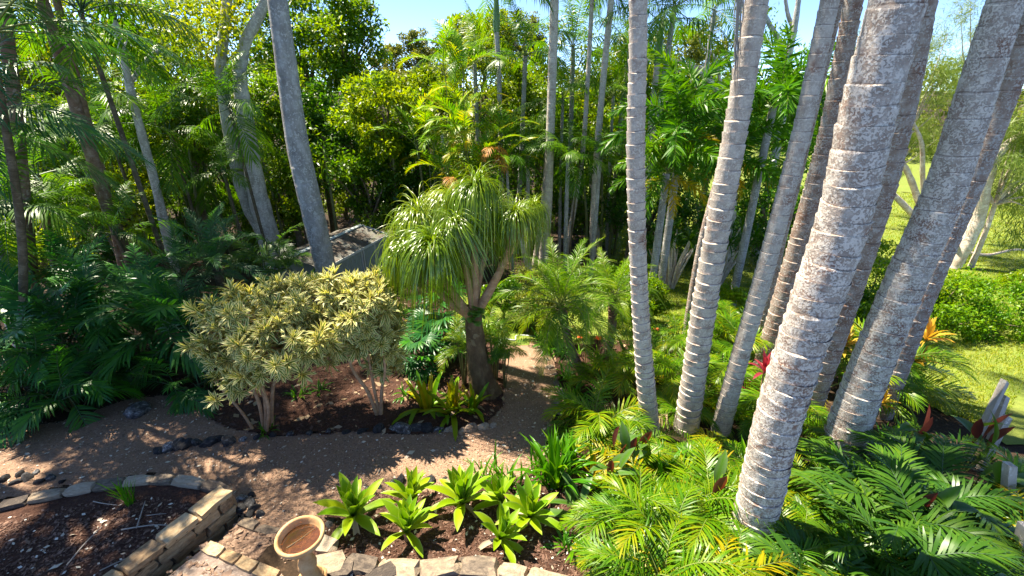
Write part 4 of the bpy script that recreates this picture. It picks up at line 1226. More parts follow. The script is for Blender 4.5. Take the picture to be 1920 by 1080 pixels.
GG = 'golden cane palms behind the ponytail palm'
for i, (lab, x, y, Y, nf, sc) in enumerate([
    ('yellow-green golden cane palm highest of its group', 855, 190, 15.6, 22, .95),
    ('golden cane palm with arching fronds at the left of its group', 800, 265, 15.0, 20, .85),
    ('golden cane palm with upright bright fronds in the middle of its group', 880, 275, 14.4, 22, .85),
    ('golden cane palm with browned arching fronds at the right of its group', 925, 290, 14.8, 18, .8),
    ('shadier golden cane palm lowest of its group above the ponytail leaves', 850, 345, 13.6, 18, .7)]):
    g_ = clump_palm('golden_cane_palm', lab, x, y, Y, 'golden', nf, sc, 400 + i, 6, group=GG)
    if i in (3, 4):
        for k in range(3):
            part('frond', FR['orange'][k % 2], g_, (rng.normal(0, .2), -.3 + rng.normal(0, .1), at(x, y, Y)[2] - g_.location[2] + .1), (0, 0, 2.6 + k * .7 + (0 if i == 3 else .6)), .8).__setitem__('label', 'dying orange frond')

DG = 'dark green palm clumps in the shade'
clump_palm('dark_palm_clump', 'large dark green palm clump spilling over the path at the left', 95, 640, 6.9, 'dark', 40, 1.25, 501, 7, spread=.28, group=DG)
clump_palm('dark_palm_clump', 'dark palm clump at the left edge behind the largest one', -30, 600, 7.3, 'dark', 26, 1.0, 502, 6, group=DG)
clump_palm('dark_palm_clump', 'dark palm clump just right behind the largest one, upright fronds', 175, 570, 7.9, 'dark', 30, 1.2, 503, 6, group=DG)
clump_palm('dark_palm_clump', 'dark palm clump low on the near side of the largest one', 120, 730, 6.4, 'dark', 30, 1.0, 504, 6, spread=.3, group=DG, eb=1)
clump_palm('dark_palm_clump', 'dark palm clump at the bottom left reaching the gravel', 15, 745, 6.3, 'dark', 24, .85, 505, 6, group=DG, eb=1)
clump_palm('dark_palm_clump', 'dark blue-green palm clump left behind the striped shrub', 335, 620, 7.5, 'dark', 34, 1.3, 506, 6, group=DG)
clump_palm('dark_palm_clump', 'low dark palm clump under the left side of the striped shrub', 370, 710, 7.0, 'dark', 20, .85, 507, 6, group=DG, eb=1)
clump_palm('dark_palm_clump', 'dark palm clump in the far shade between the two palm masses', 255, 560, 9.0, 'dark', 24, 1.0, 508, 6, group=DG)
clump_palm('dark_palm_clump', 'small dark palm clump behind the left palms near the brown trunks', 120, 500, 9.2, 'dark', 24, .95, 509, 6, group=DG)
palm('blue_green_palm', 'bluish feathery palm rising above the left side of the striped shrub', 405, 500, 9.0, 'blue', 18, .88, .09, 'trunk_dark', 511, eb=0)
palm('blue_green_palm', 'bluish feathery palm a little left and lower than its neighbour', 340, 520, 8.8, 'blue', 15, .72, .08, 'trunk_dark', 512)
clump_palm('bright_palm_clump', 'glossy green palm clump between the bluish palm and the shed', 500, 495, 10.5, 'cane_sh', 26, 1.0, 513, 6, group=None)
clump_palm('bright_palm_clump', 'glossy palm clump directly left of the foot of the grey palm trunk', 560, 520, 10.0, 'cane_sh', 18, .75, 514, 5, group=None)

# foxtail palms right of the centre
XG = 'foxtail palms behind the front trunks'
for i, (lab, x, y, Y, nf, sc, key) in enumerate([
    ('foxtail palm with bushy plumes just right of the slim front trunk', 1280, 240, 11.8, 15, 1.15, 'fox'),
    ('foxtail palm with bushy plumes between the pale and the thickest trunks', 1450, 200, 11.6, 16, 1.2, 'fox'),
    ('lower foxtail palm with yellowing plumes beside the slim front trunk', 1250, 325, 11.2, 12, .85, 'fox'),
    ('foxtail palm behind the fibre-hung trunk with hanging plumes', 1370, 300, 12.4, 15, 1.15, 'fox'),
    ('foxtail palm half hidden behind the thickest trunk', 1540, 300, 12.6, 13, 1.05, 'fox')]):
    g_ = palm('foxtail_palm', lab, x, y, Y, key, nf, sc, .10, 'trunk_grey', 600 + i, group=XG)
    if i in (0, 2, 3):
        t = at(x, y, Y) - np.array(g_.location)
        for k in range(3): part('frond', FR['fox_y'][k % 2], g_, t - (0, 0, .1), (0, 0, PI + (-.9, .1, .9)[k]), .75).__setitem__('label', 'yellowing lower plume')

# pygmy date palm and its neighbour by the path
b_ = G(1096, 702); t_ = at(1052, 575, b_[1] + .05)
dp = thing('pygmy_date_palm', 'small date palm with a thin leaning trunk and fine arching fronds by the path', 'palm', b_)
P = np.array([(0, 0, -.05), (t_ - b_) * .35 + (-.08, 0, .0), (t_ - b_) * .7 + (-.06, 0, 0), t_ - b_])
part('trunk', ringed_trunk('palm_trunk', P, np.array([.085, .075, .075, .11]), M['trunk_brown'], .06, .12, 14, 5, .2), dp)
put_fronds(dp, 'date', 46, t_ - b_, 0, (1.0, 1.28), np.random.default_rng(61))
b2_ = G(1140, 690); t2_ = at(1150, 560, b2_[1] + .4)
dp = thing('pygmy_date_palm', 'second fine-leaved date palm just left of the slim front trunk', 'palm', b2_ + np.array([0, .4, 0]))
part('trunk', ringed_trunk('palm_trunk', np.array([(0, 0, -.05), (.1, 0, .5), t2_ - b2_ - (0, .4, 0)]), np.array([.09, .08, .1]), M['trunk_brown'], .06, .12, 14, 6, .2), dp)
put_fronds(dp, 'date', 30, t2_ - b2_ - (0, .4, 0), 0, (.8, 1.0), np.random.default_rng(62))

# ------------------------------------------------------------------ ponytail palm
pb = G(905, 738)
YP = float(pb[1])
PT = thing('ponytail_palm', 'ponytail palm with a swollen mossy trunk and cascading mops of narrow leaves', 'ponytail palm', pb)
def pp_(x, y, dy=0.): return at(x, y, YP + dy) - pb
trunk_px = [(912, 752, 72), (906, 722, 58), (899, 690, 49), (893, 650, 41), (889, 615, 36), (888, 590, 34), (887, 572, 26)]
P = np.array([pp_(x, y) for x, y, _ in trunk_px]); R = np.array([w_ * .5 / FPX * depth(p + pb) for (_, _, w_), p in zip(trunk_px, P)])
P[0][2] = -.12
n_ = 40; D = spline(P, n_); RR = np.interp(np.linspace(0, 1, n_), np.linspace(0, 1, len(R)), R)
r = np.random.default_rng(8)
th = np.linspace(0, 2 * PI, 20, endpoint=False)
wv_ = [1 + .09 * np.cos(3 * th + .12 * i) * max(0, 1 - i / 18) + .05 * np.cos(7 * th + .25 * i) + r.normal(0, .02, 20) for i in range(n_)]
V, F = tube(D, RR * .9, 20, wob=wv_)
part('trunk', mk('ponytail_trunk', V, F, M['pony_bark']), PT)
heads = [((790, 398), .25, 1.12, [(887, 592, 18), (855, 560, 15), (815, 500, 12), (780, 425, 8)]),
         ((768, 452), -.15, 1.0, [(886, 596, 16), (850, 572, 14), (795, 520, 11), (747, 470, 7)]),
         ((812, 452), -.45, 1.15, [(886, 600, 19), (862, 568, 17), (830, 520, 12), (803, 465, 8)]),
         ((842, 368), .35, .95, [(888, 590, 17), (884, 530, 14), (862, 450, 11), (845, 390, 8)]),
         ((893, 345), .0, 1.0, [(888, 594, 20), (890, 540, 17), (889, 470, 14), (892, 370, 9)]),
         ((925, 385), .55, .85, [(889, 592, 15), (899, 520, 12), (915, 450, 10), (923, 405, 7)]),
         ((968, 392), -.1, .8, [(893, 588, 18), (918, 545, 17), (945, 490, 13), (966, 412, 8)]),
         ((1000, 378), .3, .62, [(945, 492, 11), (965, 460, 10), (985, 420, 8), (998, 392, 6)])
         , ((862, 412), -.4, .85, [(888, 588, 15), (880, 540, 12), (868, 480, 10), (861, 432, 7)])]
def mop(seed, n=380):
    r = np.random.default_rng(seed); g = Geo()
    for k in range(n):
        u = k / n
        el = 86 - 70 * u ** .9 + r.normal(0, 8)
        L_ = r.uniform(.95, 1.6) * (.55 + .45 * min(1, u * 2.0))
        V, F, A = blade(L_, r.uniform(.013, .020), el, 90, 10, ((0, .9), (.3, 1), (.7, .7), (1, .06)), .25, 1, 0, int(r.integers(1e6)), (r.uniform(.38, .62) if u > .12 else r.uniform(.8, 1.6), r.uniform(76, 90)))
        V = rot_z(V, r.uniform(0, 2 * PI)) + r.normal(0, .035, 3)
        g.add(V, F, np.clip(.2 + .6 * r.random() + .25 * (1 - u), 0, 1), A)
    return g.mesh('mop_of_leaves', [M['pony']])
mops = [mop(700 + k) for k in range(3)]
for k, ((hx, hy), dy, s, lim) in enumerate(heads):
    P = np.array([pp_(x, y, dy * (j / (len(lim) - 1))) for j, (x, y, _) in enumerate(lim)])
    R = np.array([w_ * .5 / FPX * depth(p + pb) for (_, _, w_), p in zip(lim, P)])
    V, F = tube(spline(P, 14), np.interp(np.linspace(0, 1, 14), np.linspace(0, 1, len(R)), R), 9)
    part('limb', mk('ponytail_limb', V, F, M['pony_limb']), PT)
    t = pp_(hx, hy + 16, dy)
    o = part('leaf_mop', mops[k % 3], PT, t, (r.normal(0, .13), r.normal(0, .13), r.uniform(0, 6)), (s * .86, s * .86, s * 1.1)); o['kind'] = 'stuff'
# staghorn-like shield fronds on the trunk
SF = thing('staghorn_fern', 'pale green shield-leaved fern growing on the ponytail trunk', 'fern', pp_(893, 600, -.28) + pb)
shield = blade_mesh('shield_leaf', M['ginger'], 3, L=.30, w=.22, elev=60, droop=110, nseg=6, prof=((0, .5), (.4, 1), (.8, .8), (1, .2)), fold=.1)
for k, (dx, dz, yaw, s) in enumerate([(0, .05, 3.1, 1), (.08, .12, 2.6, .9), (-.08, -.05, 3.6, .9), (.02, -.12, 3.0, .8), (.12, .02, 2.2, .8), (-.1, .08, 4.0, .7)]):
    part('leaf', shield, SF, (dx, 0, dz), (.4, 0, yaw), s)

# ------------------------------------------------------------------ striped shrubs
def rosette(seed, n=24, L=.20, w=.042, mat=None):
    r = np.random.default_rng(seed); g = Geo()
    for k in range(n):
        u = k / n
        V, F, A = blade(L * r.uniform(.75, 1.15), w, 82 - 95 * u + r.normal(0, 8), 30 + 45 * u, 4, ((0, .7), (.4, 1), (.75, .8), (1, .05)), .2, 1.2, 0, int(r.integers(1e6)))
        V = rot_z(V, k * 2.39996 + r.normal(0, .2)); V[:, 2] += .06 * (1 - u)
        g.add(V, F, r.random(), A)
    return g.mesh('leaf_rosette', [mat or M['reflexa']])
ROS = [rosette(s) for s in range(5)]
def striped_shrub(label, base, stems, lobes, seed):
    root = thing('striped_shrub', label, 'shrub', base)
    r = np.random.default_rng(seed)
    tips = []
    for st, rr in stems:
        rr *= .72
        P = np.array([np.asarray(p) - base for p in st])
        V, F = tube(spline(P, 14), np.linspace(rr, rr * .55, 14) * (1 + .06 * np.sin(np.arange(14) * 2.1)), 9)
        part('stem', mk('shrub_stem', V, F, M['pony_limb']), root)
        tips.append(P[-1])
    tot = 0
    tw = Geo()
    for (c, rx, ry, rz, n) in lobes:
        c = np.asarray(c) - base
        d = norm(r.normal(0, 1, (n * 2, 3))); d = d[d[:, 2] > -.75][:n]
        q = r.uniform(.62, 1.05, len(d)) * (1 + .12 * np.sin(d[:, 0] * 7 + d[:, 2] * 5))
        for dd, qq in zip(d, q):
            p = c + dd * qq * np.array([rx, ry, rz])
            ax = norm(dd * .8 + np.array([0, 0, .75]) + r.normal(0, .25, 3))
            e = aim(ax, r.uniform(0, 6))
            part('leaf_rosette', ROS[r.integers(5)], root, p, e, r.uniform(.8, 1.2))
            tot += 1
            if tot % 2 == 0:
                j = int(np.argmin([np.linalg.norm(p - t) for t in tips])); t = tips[j]
                V, F = tube(spline([t, t * .4 + p * .6 + r.normal(0, .05, 3) - (0, 0, .08), p], 6), np.linspace(.013, .007, 6), 4)
                tw.add(V, F)
    o = part('twigs', tw.mesh('twigs', [M['pony_limb']]), root); o['kind'] = 'stuff'
    return root
bA = G(500, 806); YA = bA[1]
stA = [([bA, at(498, 755, YA), at(490, 710, YA + .1), at(500, 660, YA + .2)], .055), ([bA + (.06, .05, 0), at(510, 750, YA + .1), at(520, 700, YA + .3), at(560, 650, YA + .4)], .05),
       ([bA + (-.05, .02, 0), at(484, 750, YA - .05), at(462, 710, YA), at(430, 650, YA + .1)], .045), ([bA + (.03, -.06, 0), at(503, 760, YA - .1), at(478, 690, YA - .1), at(470, 640, YA - .1)], .04),
       ([G(476, 808), at(455, 775, YA), at(425, 740, YA), at(402, 715, YA)], .035)]
striped_shrub('large cream and green striped shrub with fanning stems, wider of the two', bA, stA,
              [(at(470, 610, YA + .2), .66, .68, .54, 92), (at(560, 585, YA + .5), .66, .65, .52, 80), (at(520, 650, YA - .15), .66, .55, .40, 74), (at(578, 640, YA + .2), .36, .42, .34, 30), (at(432, 718, YA - .05), .30, .28, .22, 18)], 31)
bB = G(708, 780); YB = bB[1]
stB = [([bB, at(690, 735, YB), at(660, 690, YB), at(650, 640, YB)], .05), ([bB + (.03, .03, 0), at(700, 720, YB), at(690, 660, YB + .1), at(680, 600, YB + .1)], .042),
       ([bB + (.06, 0, 0), at(716, 730, YB), at(722, 690, YB), at(715, 620, YB + .1)], .045)]
striped_shrub('smaller striped shrub with golden leaves and three bare stems right of the larger one', bB, stB,
              [(at(665, 590, YB + .1), .50, .5, .55, 110), (at(705, 610, YB + .2), .32, .4, .50, 60), (at(652, 655, YB), .26, .32, .24, 26), (at(722, 680, YB + .25), .18, .25, .30, 20)], 32)

# ------------------------------------------------------------------ agaves and other rosettes
AGP = ((0, .55), (.25, .72), (.55, 1), (.8, .72), (.93, .3), (1, .02))
AG = [blade_mesh('agave_leaf', M['agave'], 900 + i, L=.43, w=.108, elev=e, droop=d, nseg=9, prof=AGP, fold=.45, drp=1.6) for i, (e, d) in enumerate([(88, 6), (82, 8), (75, 14), (67, 20), (56, 30), (45, 38), (28, 48), (8, 50)])]
AGD = blade_mesh('withered_leaf', M['dead'], 919, L=.3, w=.07, elev=-20, droop=60, nseg=7, prof=AGP, fold=.8, drp=1.2)
r = np.random.default_rng(91)
for k, (x, y, s, n_, lab) in enumerate([
    (668, 985, 1.05, 24, 'bright agave rosette right behind the bird bath'),
    (768, 958, .85, 22, 'agave rosette half hidden behind the one nearest the slab edging at left'),
    (762, 1018, .92, 24, 'agave rosette in the front row between bird bath and centre'),
    (868, 965, 1.05, 28, 'largest agave rosette in the back row at the middle'),
    (944, 955, .8, 18, 'slim agave rosette in the back row beside the strap-leaved clumps'),
    (930, 1025, .82, 22, 'agave rosette in the front row at the middle, closest to the slabs'),
    (992, 985, .95, 22, 'rightmost agave rosette beside the tall strap-leaved clump')]):
    s *= 1.17
    b_ = G(x, y)
    root = thing('agave', lab, 'agave', b_, 'soft green agaves in the front bed')
    V, F = tube([(0, 0, -.03), (.01, 0, .06), (0, 0, .14 * s)], [.035, .032, .036], 8)
    part('stem', mk('agave_stem', V, F, M['pony_limb']), root)
    root.rotation_euler = (r.normal(0, .1), r.normal(0, .1), r.uniform(0, 6))
    for i in range(n_):
        q = int(min(7, max(0, i / n_ * 8 + r.normal(0, .35)))); sc_ = s * r.uniform(.88, 1.1) * (.85 if q < 1 else 1)
        part('leaf', AGD if i == n_ - 1 - k % 2 else AG[q], root, (0, 0, .13 * s + .03 * (1 - i / n_)), (r.normal(0, .05), r.normal(0, .08), i * 2.39996 + r.normal(0, .15)), sc_)

LI = [blade_mesh('strap_leaf', M['lily'], 930 + i, L=.62, w=.042, elev=e, droop=d, nseg=7, fold=.3, drp=1.8) for i, (e, d) in enumerate([(88, 15), (82, 35), (76, 60), (68, 85), (60, 100)])]
SG = 'strap-leaved clumps in the front bed'
for x, y, n_, s, lab in [(1042, 915, 50, 1.35, 'tall dense strap-leaved clump at the right end of the agaves'), (958, 915, 26, .78, 'upright strap-leaved clump behind the rightmost agave'),
                      (915, 905, 22, .72, 'dark strap-leaved clump behind the largest agave'), (1010, 890, 22, .7, 'small strap-leaved clump left against the tall dense one'), (1065, 880, 30, 1.0, 'strap-leaved clump right behind the tall dense one')]:
    tuft_plant('strap_leaved_clump', lab, 'plant', G(x, y), LI, n_, r, (s * .8, s * 1.15), SG, .07)
CL = [blade_mesh('clivia_leaf', M['lily'], 950 + i, L=.50, w=.05, elev=e, droop=d, nseg=7, fold=.25) for i, (e, d) in enumerate([(80, 50), (66, 90), (52, 105), (36, 90)])]
CLG = 'arching clumps edging the path'
for x, y, n_, s, lab in [(1030, 655, 34, .95, 'arching green clump on the right of the path below the small date palm'), (975, 615, 24, .8, 'arching clump at the far end of the path beside the lawn'),
                      (1060, 710, 22, .75, 'bright arching clump at the foot of the date palm trunk, path side'), (1078, 745, 24, .85, 'shaded arching clump by the path beside the lit palm bed'), (1120, 690, 20, .8, 'arching clump between date palm and red flowers'),
                      (1050, 665, 24, .85, 'arching clump tight behind the one below the small date palm'), (1012, 640, 20, .75, 'low arching clump where the path narrows'), (1085, 780, 22, .8, 'dark arching clump in front of the lit palm bed at the path corner')]:
    tuft_plant('arching_clump', lab, 'plant', G(x, y), CL, n_, r, (s * .8, s * 1.15), CLG, .06)
BR = [blade_mesh('bromeliad_leaf', M['brom'], 970 + i, L=.66, w=.085, elev=e, droop=d, nseg=8, prof=((0, .9), (.5, 1), (.85, .75), (.96, .4), (1, .05)), fold=.35) for i, (e, d) in enumerate([(84, 12), (74, 25), (62, 45), (48, 60), (30, 60), (14, 40)])]
for x, y, n_, s, lab in [(850, 775, 26, 1.0, 'large yellow-green bromeliad with red-tipped leaves in front of the ponytail trunk'), (800, 768, 22, .95, 'green bromeliad overlapping the left side of the largest one'), (885, 770, 18, .8, 'bromeliad leaning towards the path at the right of its group')]:
    tuft_plant('bromeliad', lab, 'bromeliad', G(x, y), BR, n_, r, (s * .8, s * 1.15), 'bromeliads below the ponytail palm', .05)
tuft_plant('grass_clump', 'small bright grass clump alone on the raised mulch bed', 'plant', np.array([*atz(243, 945, .05)[:2], .05]), [blade_mesh('grass_blade', M['lily'], 990 + i, L=.40, w=.014, elev=e, droop=d, nseg=6) for i, (e, d) in enumerate([(88, 15), (82, 25), (76, 40)])], 34, r, (.7, 1.2), None, .03)
tuft_plant('low_plant', 'low yellow-green plant at the right front of the agave bed', 'plant', G(1062, 1030), CL, 22, r, (.45, .7), None, .06)
tuft_plant('low_plant', 'broad flopped leaves lying at the right of the agave bed', 'plant', G(1085, 960), [blade_mesh('broad_leaf', M['ginger'], 995 + i, L=.6, w=.11, elev=e, droop=50, nseg=7, prof=((0, .2), (.4, 1), (.75, .8), (1, .03)), fold=.2) for i, e in enumerate((45, 25))], 9, r, (.7, 1.1), None, .06)
for x, y, n_, s, lab in [(560, 745, 20, .6, 'grassy weed on the dark mulch between the two striped shrubs'), (600, 735, 18, .6, 'green weed behind the mulch gap between the striped shrubs'), (760, 745, 16, .7, 'small dark leafy plant left of the bromeliads'), (500, 812, 16, .5, 'small fern at the foot of the wider striped shrub')]:
    tuft_plant('small_plant', lab, 'plant', G(x, y), CL, n_, r, (s * .8, s * 1.1), None, .05)

# fan-leaved palms beneath the ponytail palm
fan = Geo()
rf_ = np.random.default_rng(6)
for k in range(13):
    a_ = (k - 6) / 6 * 1.75
    V, F, A = blade(.42 * rf_.uniform(.85, 1.1), .045, 8, 45, 5, ((0, .5), (.5, 1), (.9, .7), (1, .15)), .2, 1.4, 0, k)
    fan.add(rot_z(V, a_) + (0, .32, 0), F, rf_.random(), A)
V, F = tube([(0, 0, -.18), (0, .18, -.04), (0, .32, 0)], [.008, .007, .006], 4); fan.add(V, F, .3, 0, 0)
FAN = fan.mesh('fan_frond', [M['dark_palm']])
FN = 'fan palms beneath the ponytail palm'
for x, y, h_, n_, lab in [(795, 690, .75, 24, 'dark fan palm left of the ponytail trunk'), (755, 660, .7, 18, 'dark fan palm beside the smaller striped shrub'), (840, 665, .8, 18, 'fan palm close behind the left of the ponytail trunk'), (815, 640, .9, 18, 'fan palm highest of those under the ponytail leaves')]:
    b_ = G(x, y); root = thing('fan_palm', lab, 'palm', b_, FN)
    for k in range(4):
        V, F = tube(spline([(r.normal(0, .06), r.normal(0, .06), -.02), (r.normal(0, .1), r.normal(0, .1), h_ * .5), (r.normal(0, .15), r.normal(0, .15), h_)], 6), np.full(6, .014), 5)
        part('stem', mk('cane_stem', V, F, M['trunk_dark']), root)
    for i in range(n_):
        part('frond', FAN, root, (r.normal(0, .15), r.normal(0, .15), h_ * r.uniform(.45, 1.15)), (r.uniform(-.5, .6), r.normal(0, .2), i * 2.4 + r.normal(0, .3)), r.uniform(.7, 1.05))
clump_palm('small_palm', 'small palm with fronds hanging at the right of the ponytail trunk', 928, 620, YP + .5, 'cane', 16, .6, 520, 4, spread=.1)

clump_palm('small_palm', 'small bright palm at the left foot of the ponytail trunk', 868, 655, YP + .25, 'cane', 14, .5, 521, 4, spread=.1)
clump_palm('small_palm', 'small palm between the ponytail trunk and the path', 945, 665, YP + .2, 'cane_sh', 14, .5, 522, 4, spread=.1)
# cordylines, broad maroon-backed leaves, flowers
CO = [blade_mesh('cordyline_leaf', M['cordy'], 1000 + i, L=.36, w=.075, elev=e, droop=d, nseg=6, prof=((0, .25), (.45, 1), (.75, .8), (1, .03)), fold=.3) for i, (e, d) in enumerate([(82, 20), (64, 40), (44, 55), (22, 60)])]
CR = [blade_mesh('crimson_leaf', M['cordy_r'], 1010 + i, L=.34, w=.07, elev=e, droop=d, nseg=6, prof=((0, .25), (.45, 1), (.75, .8), (1, .03)), fold=.3) for i, (e, d) in enumerate([(82, 20), (64, 50), (44, 65), (22, 60)])]
def cordyline(label, px, py, Y, lib, n, s, group=None):
    c = at(px, py, Y); b = np.array([c[0] - .05, Y, gz(c[0], Y) - .03])
    root = thing('cordyline', label, 'cordyline', b, group)
    t = c - b
    V, F = tube(spline([(0, 0, 0), t * .5 + (.04, 0, 0), t], 8), np.linspace(.022, .014, 8), 6)
    part('stem', mk('cordyline_stem', V, F, M['pony_limb']), root)
    for i in range(n):
        q = int(min(3, max(0, i / n * 4 + r.normal(0, .3))))
        part('leaf', lib[q], root, t + (0, 0, .05 * (1 - i / n)), (r.normal(0, .06), r.normal(0, .08), i * 2.4), s * r.uniform(.85, 1.15))
cordyline('yellow-orange cordyline between the thickest trunk and the broad lichen-spotted one', 1580, 655, 7.0, CO, 24, 1.15)
cordyline('orange-leaved cordyline low beside the broad lichen-spotted trunk', 1595, 705, 6.9, CO, 18, .9)
cordyline('tall yellow cordyline leaning right of the broad trunk near the lawn', 1735, 640, 7.2, CO, 16, 1.15)
cordyline('lower yellow cordyline right of the broad trunk', 1715, 685, 6.9, CO, 16, 1.0)
cordyline('crimson cordyline left of the thickest trunk', 1432, 700, 6.3, CR, 16, .95)
cordyline('dark crimson cordyline lower beside the thickest trunk', 1432, 748, 6.3, CR, 12, .85)
cordyline('rusty red cordyline low between the slender trunks', 1400, 735, 6.7, CR, 12, .7)
GI = [blade_mesh('broad_leaf', M['ginger'], 1020 + i, L=.5, w=.15, elev=e, droop=d, nseg=8, prof=((0, .12), (.15, .5), (.45, 1), (.75, .75), (1, .02)), fold=.2) for i, (e, d) in enumerate([(78, 35), (58, 60), (40, 60)])]
MA = [blade_mesh('maroon_leaf', M['maroon'], 1030 + i, L=.46, w=.13, elev=e, droop=d, nseg=8, prof=((0, .12), (.15, .5), (.45, 1), (.75, .75), (1, .02)), fold=.5) for i, (e, d) in enumerate([(92, 8), (86, 14), (96, 10)])]
GIG = 'broad-leaved plants with maroon leaf backs'
def ginger(label, px, py, nm, ng, s, hgt=.45):
    p = G(px, py); root = thing('broad_leaved_plant', label, 'plant', p, GIG)
    for i in range(nm + ng):
        a_ = r.uniform(0, 6.28); q = r.uniform(.03, .16)
        t = np.array([math.cos(a_) * q, math.sin(a_) * q, hgt * r.uniform(.7, 1.2)])
        V, F = tube([(t[0] * .3, t[1] * .3, -.02), t * (.8, .8, .5), t], [.01, .008, .006], 5)
        part('stalk', mk('leaf_stalk', V, F, M['rachis']), root)
        lib = MA if i < nm else GI
        o = part('leaf', lib[r.integers(3)], root, t, (r.normal(0, .08), r.normal(0, .15), PI + r.normal(0, .9) if i < nm else r.uniform(0, 6)), s * r.uniform(.85, 1.15))
        if i < nm: o['label'] = 'upright leaf with maroon back'
ginger('three upright maroon-backed leaves left of the foot of the slim front trunk', 1165, 905, 3, 5, .85, .5)
ginger('single maroon-backed leaf low at the left of the lit palm bed', 1140, 935, 1, 4, .8, .45)
ginger('orange-brown upright leaf among lit fronds left of the thickest trunk', 1332, 985, 1, 1, .8, .6)
ginger('dark maroon upright leaves right of the broad lichen-spotted trunk', 1690, 870, 2, 4, .95, .6)
ginger('wide maroon-backed leaves beside the leaning timber beams', 1805, 880, 3, 3, 1.05, .55)
ginger('tall grey-green broad leaves in front of the timber beams', 1830, 960, 0, 6, 1.1, .5)
ginger('broad green leaves low at the left of the lit palm bed', 1200, 880, 1, 6, .85, .35)
def flower(label, px, py, Y, s=1):
    c = at(px, py, Y); b = np.array([c[0], Y, gz(c[0], Y)])
    root = thing('red_flower', label, 'flower', b, 'orange-red flowers behind the date palm')
    V, F = tube([(0, 0, 0), (.02, 0, (c[2] - b[2]) * .5), c - b], [.008, .007, .006], 5)
    part('stalk', mk('stalk', V, F, M['rachis']), root)
    for i in range(9):
        part('petal', PET, root, c - b, (r.normal(0, .2), r.normal(0, .3), i * .7), s)
    for i in range(6): part('leaf', CL[1], root, (0, 0, .02), (0, 0, i * 1.05), .6)
PET = blade_mesh('petal', M['petal'], 5, L=.09, w=.05, elev=35, droop=50, nseg=4, fold=.2)
fy = G(1090, 680)[1] + .3
flower('small orange-red flower nearer the date palm trunk', 1088, 633, fy, .8)
flower('larger orange-red flower right of the small one', 1122, 637, fy, 1.2)
flower('orange-red flower hanging behind the slim front trunk on its right', 1230, 618, 8.6, .8)
tuft_plant('strelitzia', 'upright stiff green leaves behind the slim front trunk on its right', 'plant', G(1238, 680), [blade_mesh('stiff_leaf', M['ginger'], 1050 + i, L=.8, w=.11, elev=e, droop=15, nseg=6, fold=.3) for i, e in enumerate((86, 76, 66))], 18, r, (.7, 1.0), None, .1)
tuft_plant('strelitzia', 'stiff green leaves beside the second date palm trunk', 'plant', G(1180, 690), [blade_mesh('stiff_leaf', M['ginger'], 1060 + i, L=.7, w=.10, elev=e, droop=25, nseg=6, fold=.3) for i, e in enumerate((80, 62, 45))], 14, r, (.7, 1.0), None, .1)

# ------------------------------------------------------------------ rounded shrubs
def shrub(label, px, py, Y, rx, rz, mat, seed, ry=None, leaf=.07, ncl=60, per=110, name='rounded_shrub', group=None, low=-.8):
    c = at(px, py, Y); b = np.array([c[0], c[1], float(gz(c[0], c[1])) - .05])
    ax_, az_ = px_size(rx, c), px_size(rz, c)
    return broad_tree(name, label, c, b, ax_, ry or ax_ * .9, az_, M[mat], M['trunk_dark'], seed, ncl, per, leaf, .5, .04, group, 'shrub', 10, .30, .5, 0, None, .7, low)
HG = 'clipped leafy shrubs beside the lawn'
shrub('clipped round shrub half hidden by the slim front trunk', 1185, 560, 10.2, 62, 60, 'broad_m', 801, leaf=.07, per=150, group=HG)
shrub('clipped shrub of yellowing leaves behind the small date palm', 1025, 560, 9.6, 68, 62, 'olive', 802, leaf=.06, per=130, group=HG)
shrub('added low dark shrub standing in for shaded lawn past the right of the ponytail trunk', 945, 560, 10.4, 42, 36, 'broad_d', 811, leaf=.07, group=HG)  # added foliage: gives the dark tone of lawn in shade
shrub('added low dark shrub standing in for shaded lawn behind the far end of the path', 990, 585, 9.9, 30, 26, 'broad_d', 812, leaf=.06, group=HG)  # second added shrub, in place of shaded lawn beyond the path
shrub('bright green shrub between the fibre-hung and pale trunks', 1375, 580, 10.2, 50, 42, 'hedge', 803, leaf=.07, per=120, group=HG)
shrub('bright yellow-green shrub right of the thickest trunk by the lawn', 1640, 525, 11.0, 85, 70, 'hedge', 804, leaf=.08, group=HG)
shrub('sunlit green shrub between the broad trunk and the lawn', 1750, 570, 10.3, 95, 78, 'hedge', 805, leaf=.08, ncl=85, group=HG)
shrub('green shrub spreading low towards the lawn at right', 1835, 595, 10.0, 90, 78, 'hedge', 806, leaf=.08, ncl=70, group=HG)
shrub('shaded underside shrub behind the broad lichen-spotted trunk', 1640, 610, 9.6, 70, 60, 'broad_m', 807, leaf=.08, group=HG)
shrub('dark shrub at the right edge near the leaning timbers', 1925, 830, 6.6, 60, 80, 'broad_m', 808, leaf=.08, group=HG)
shrub('leafy shrub at the right edge beyond the small lawn patch', 1905, 560, 12.5, 60, 60, 'broad_m', 809, leaf=.08, group=HG)

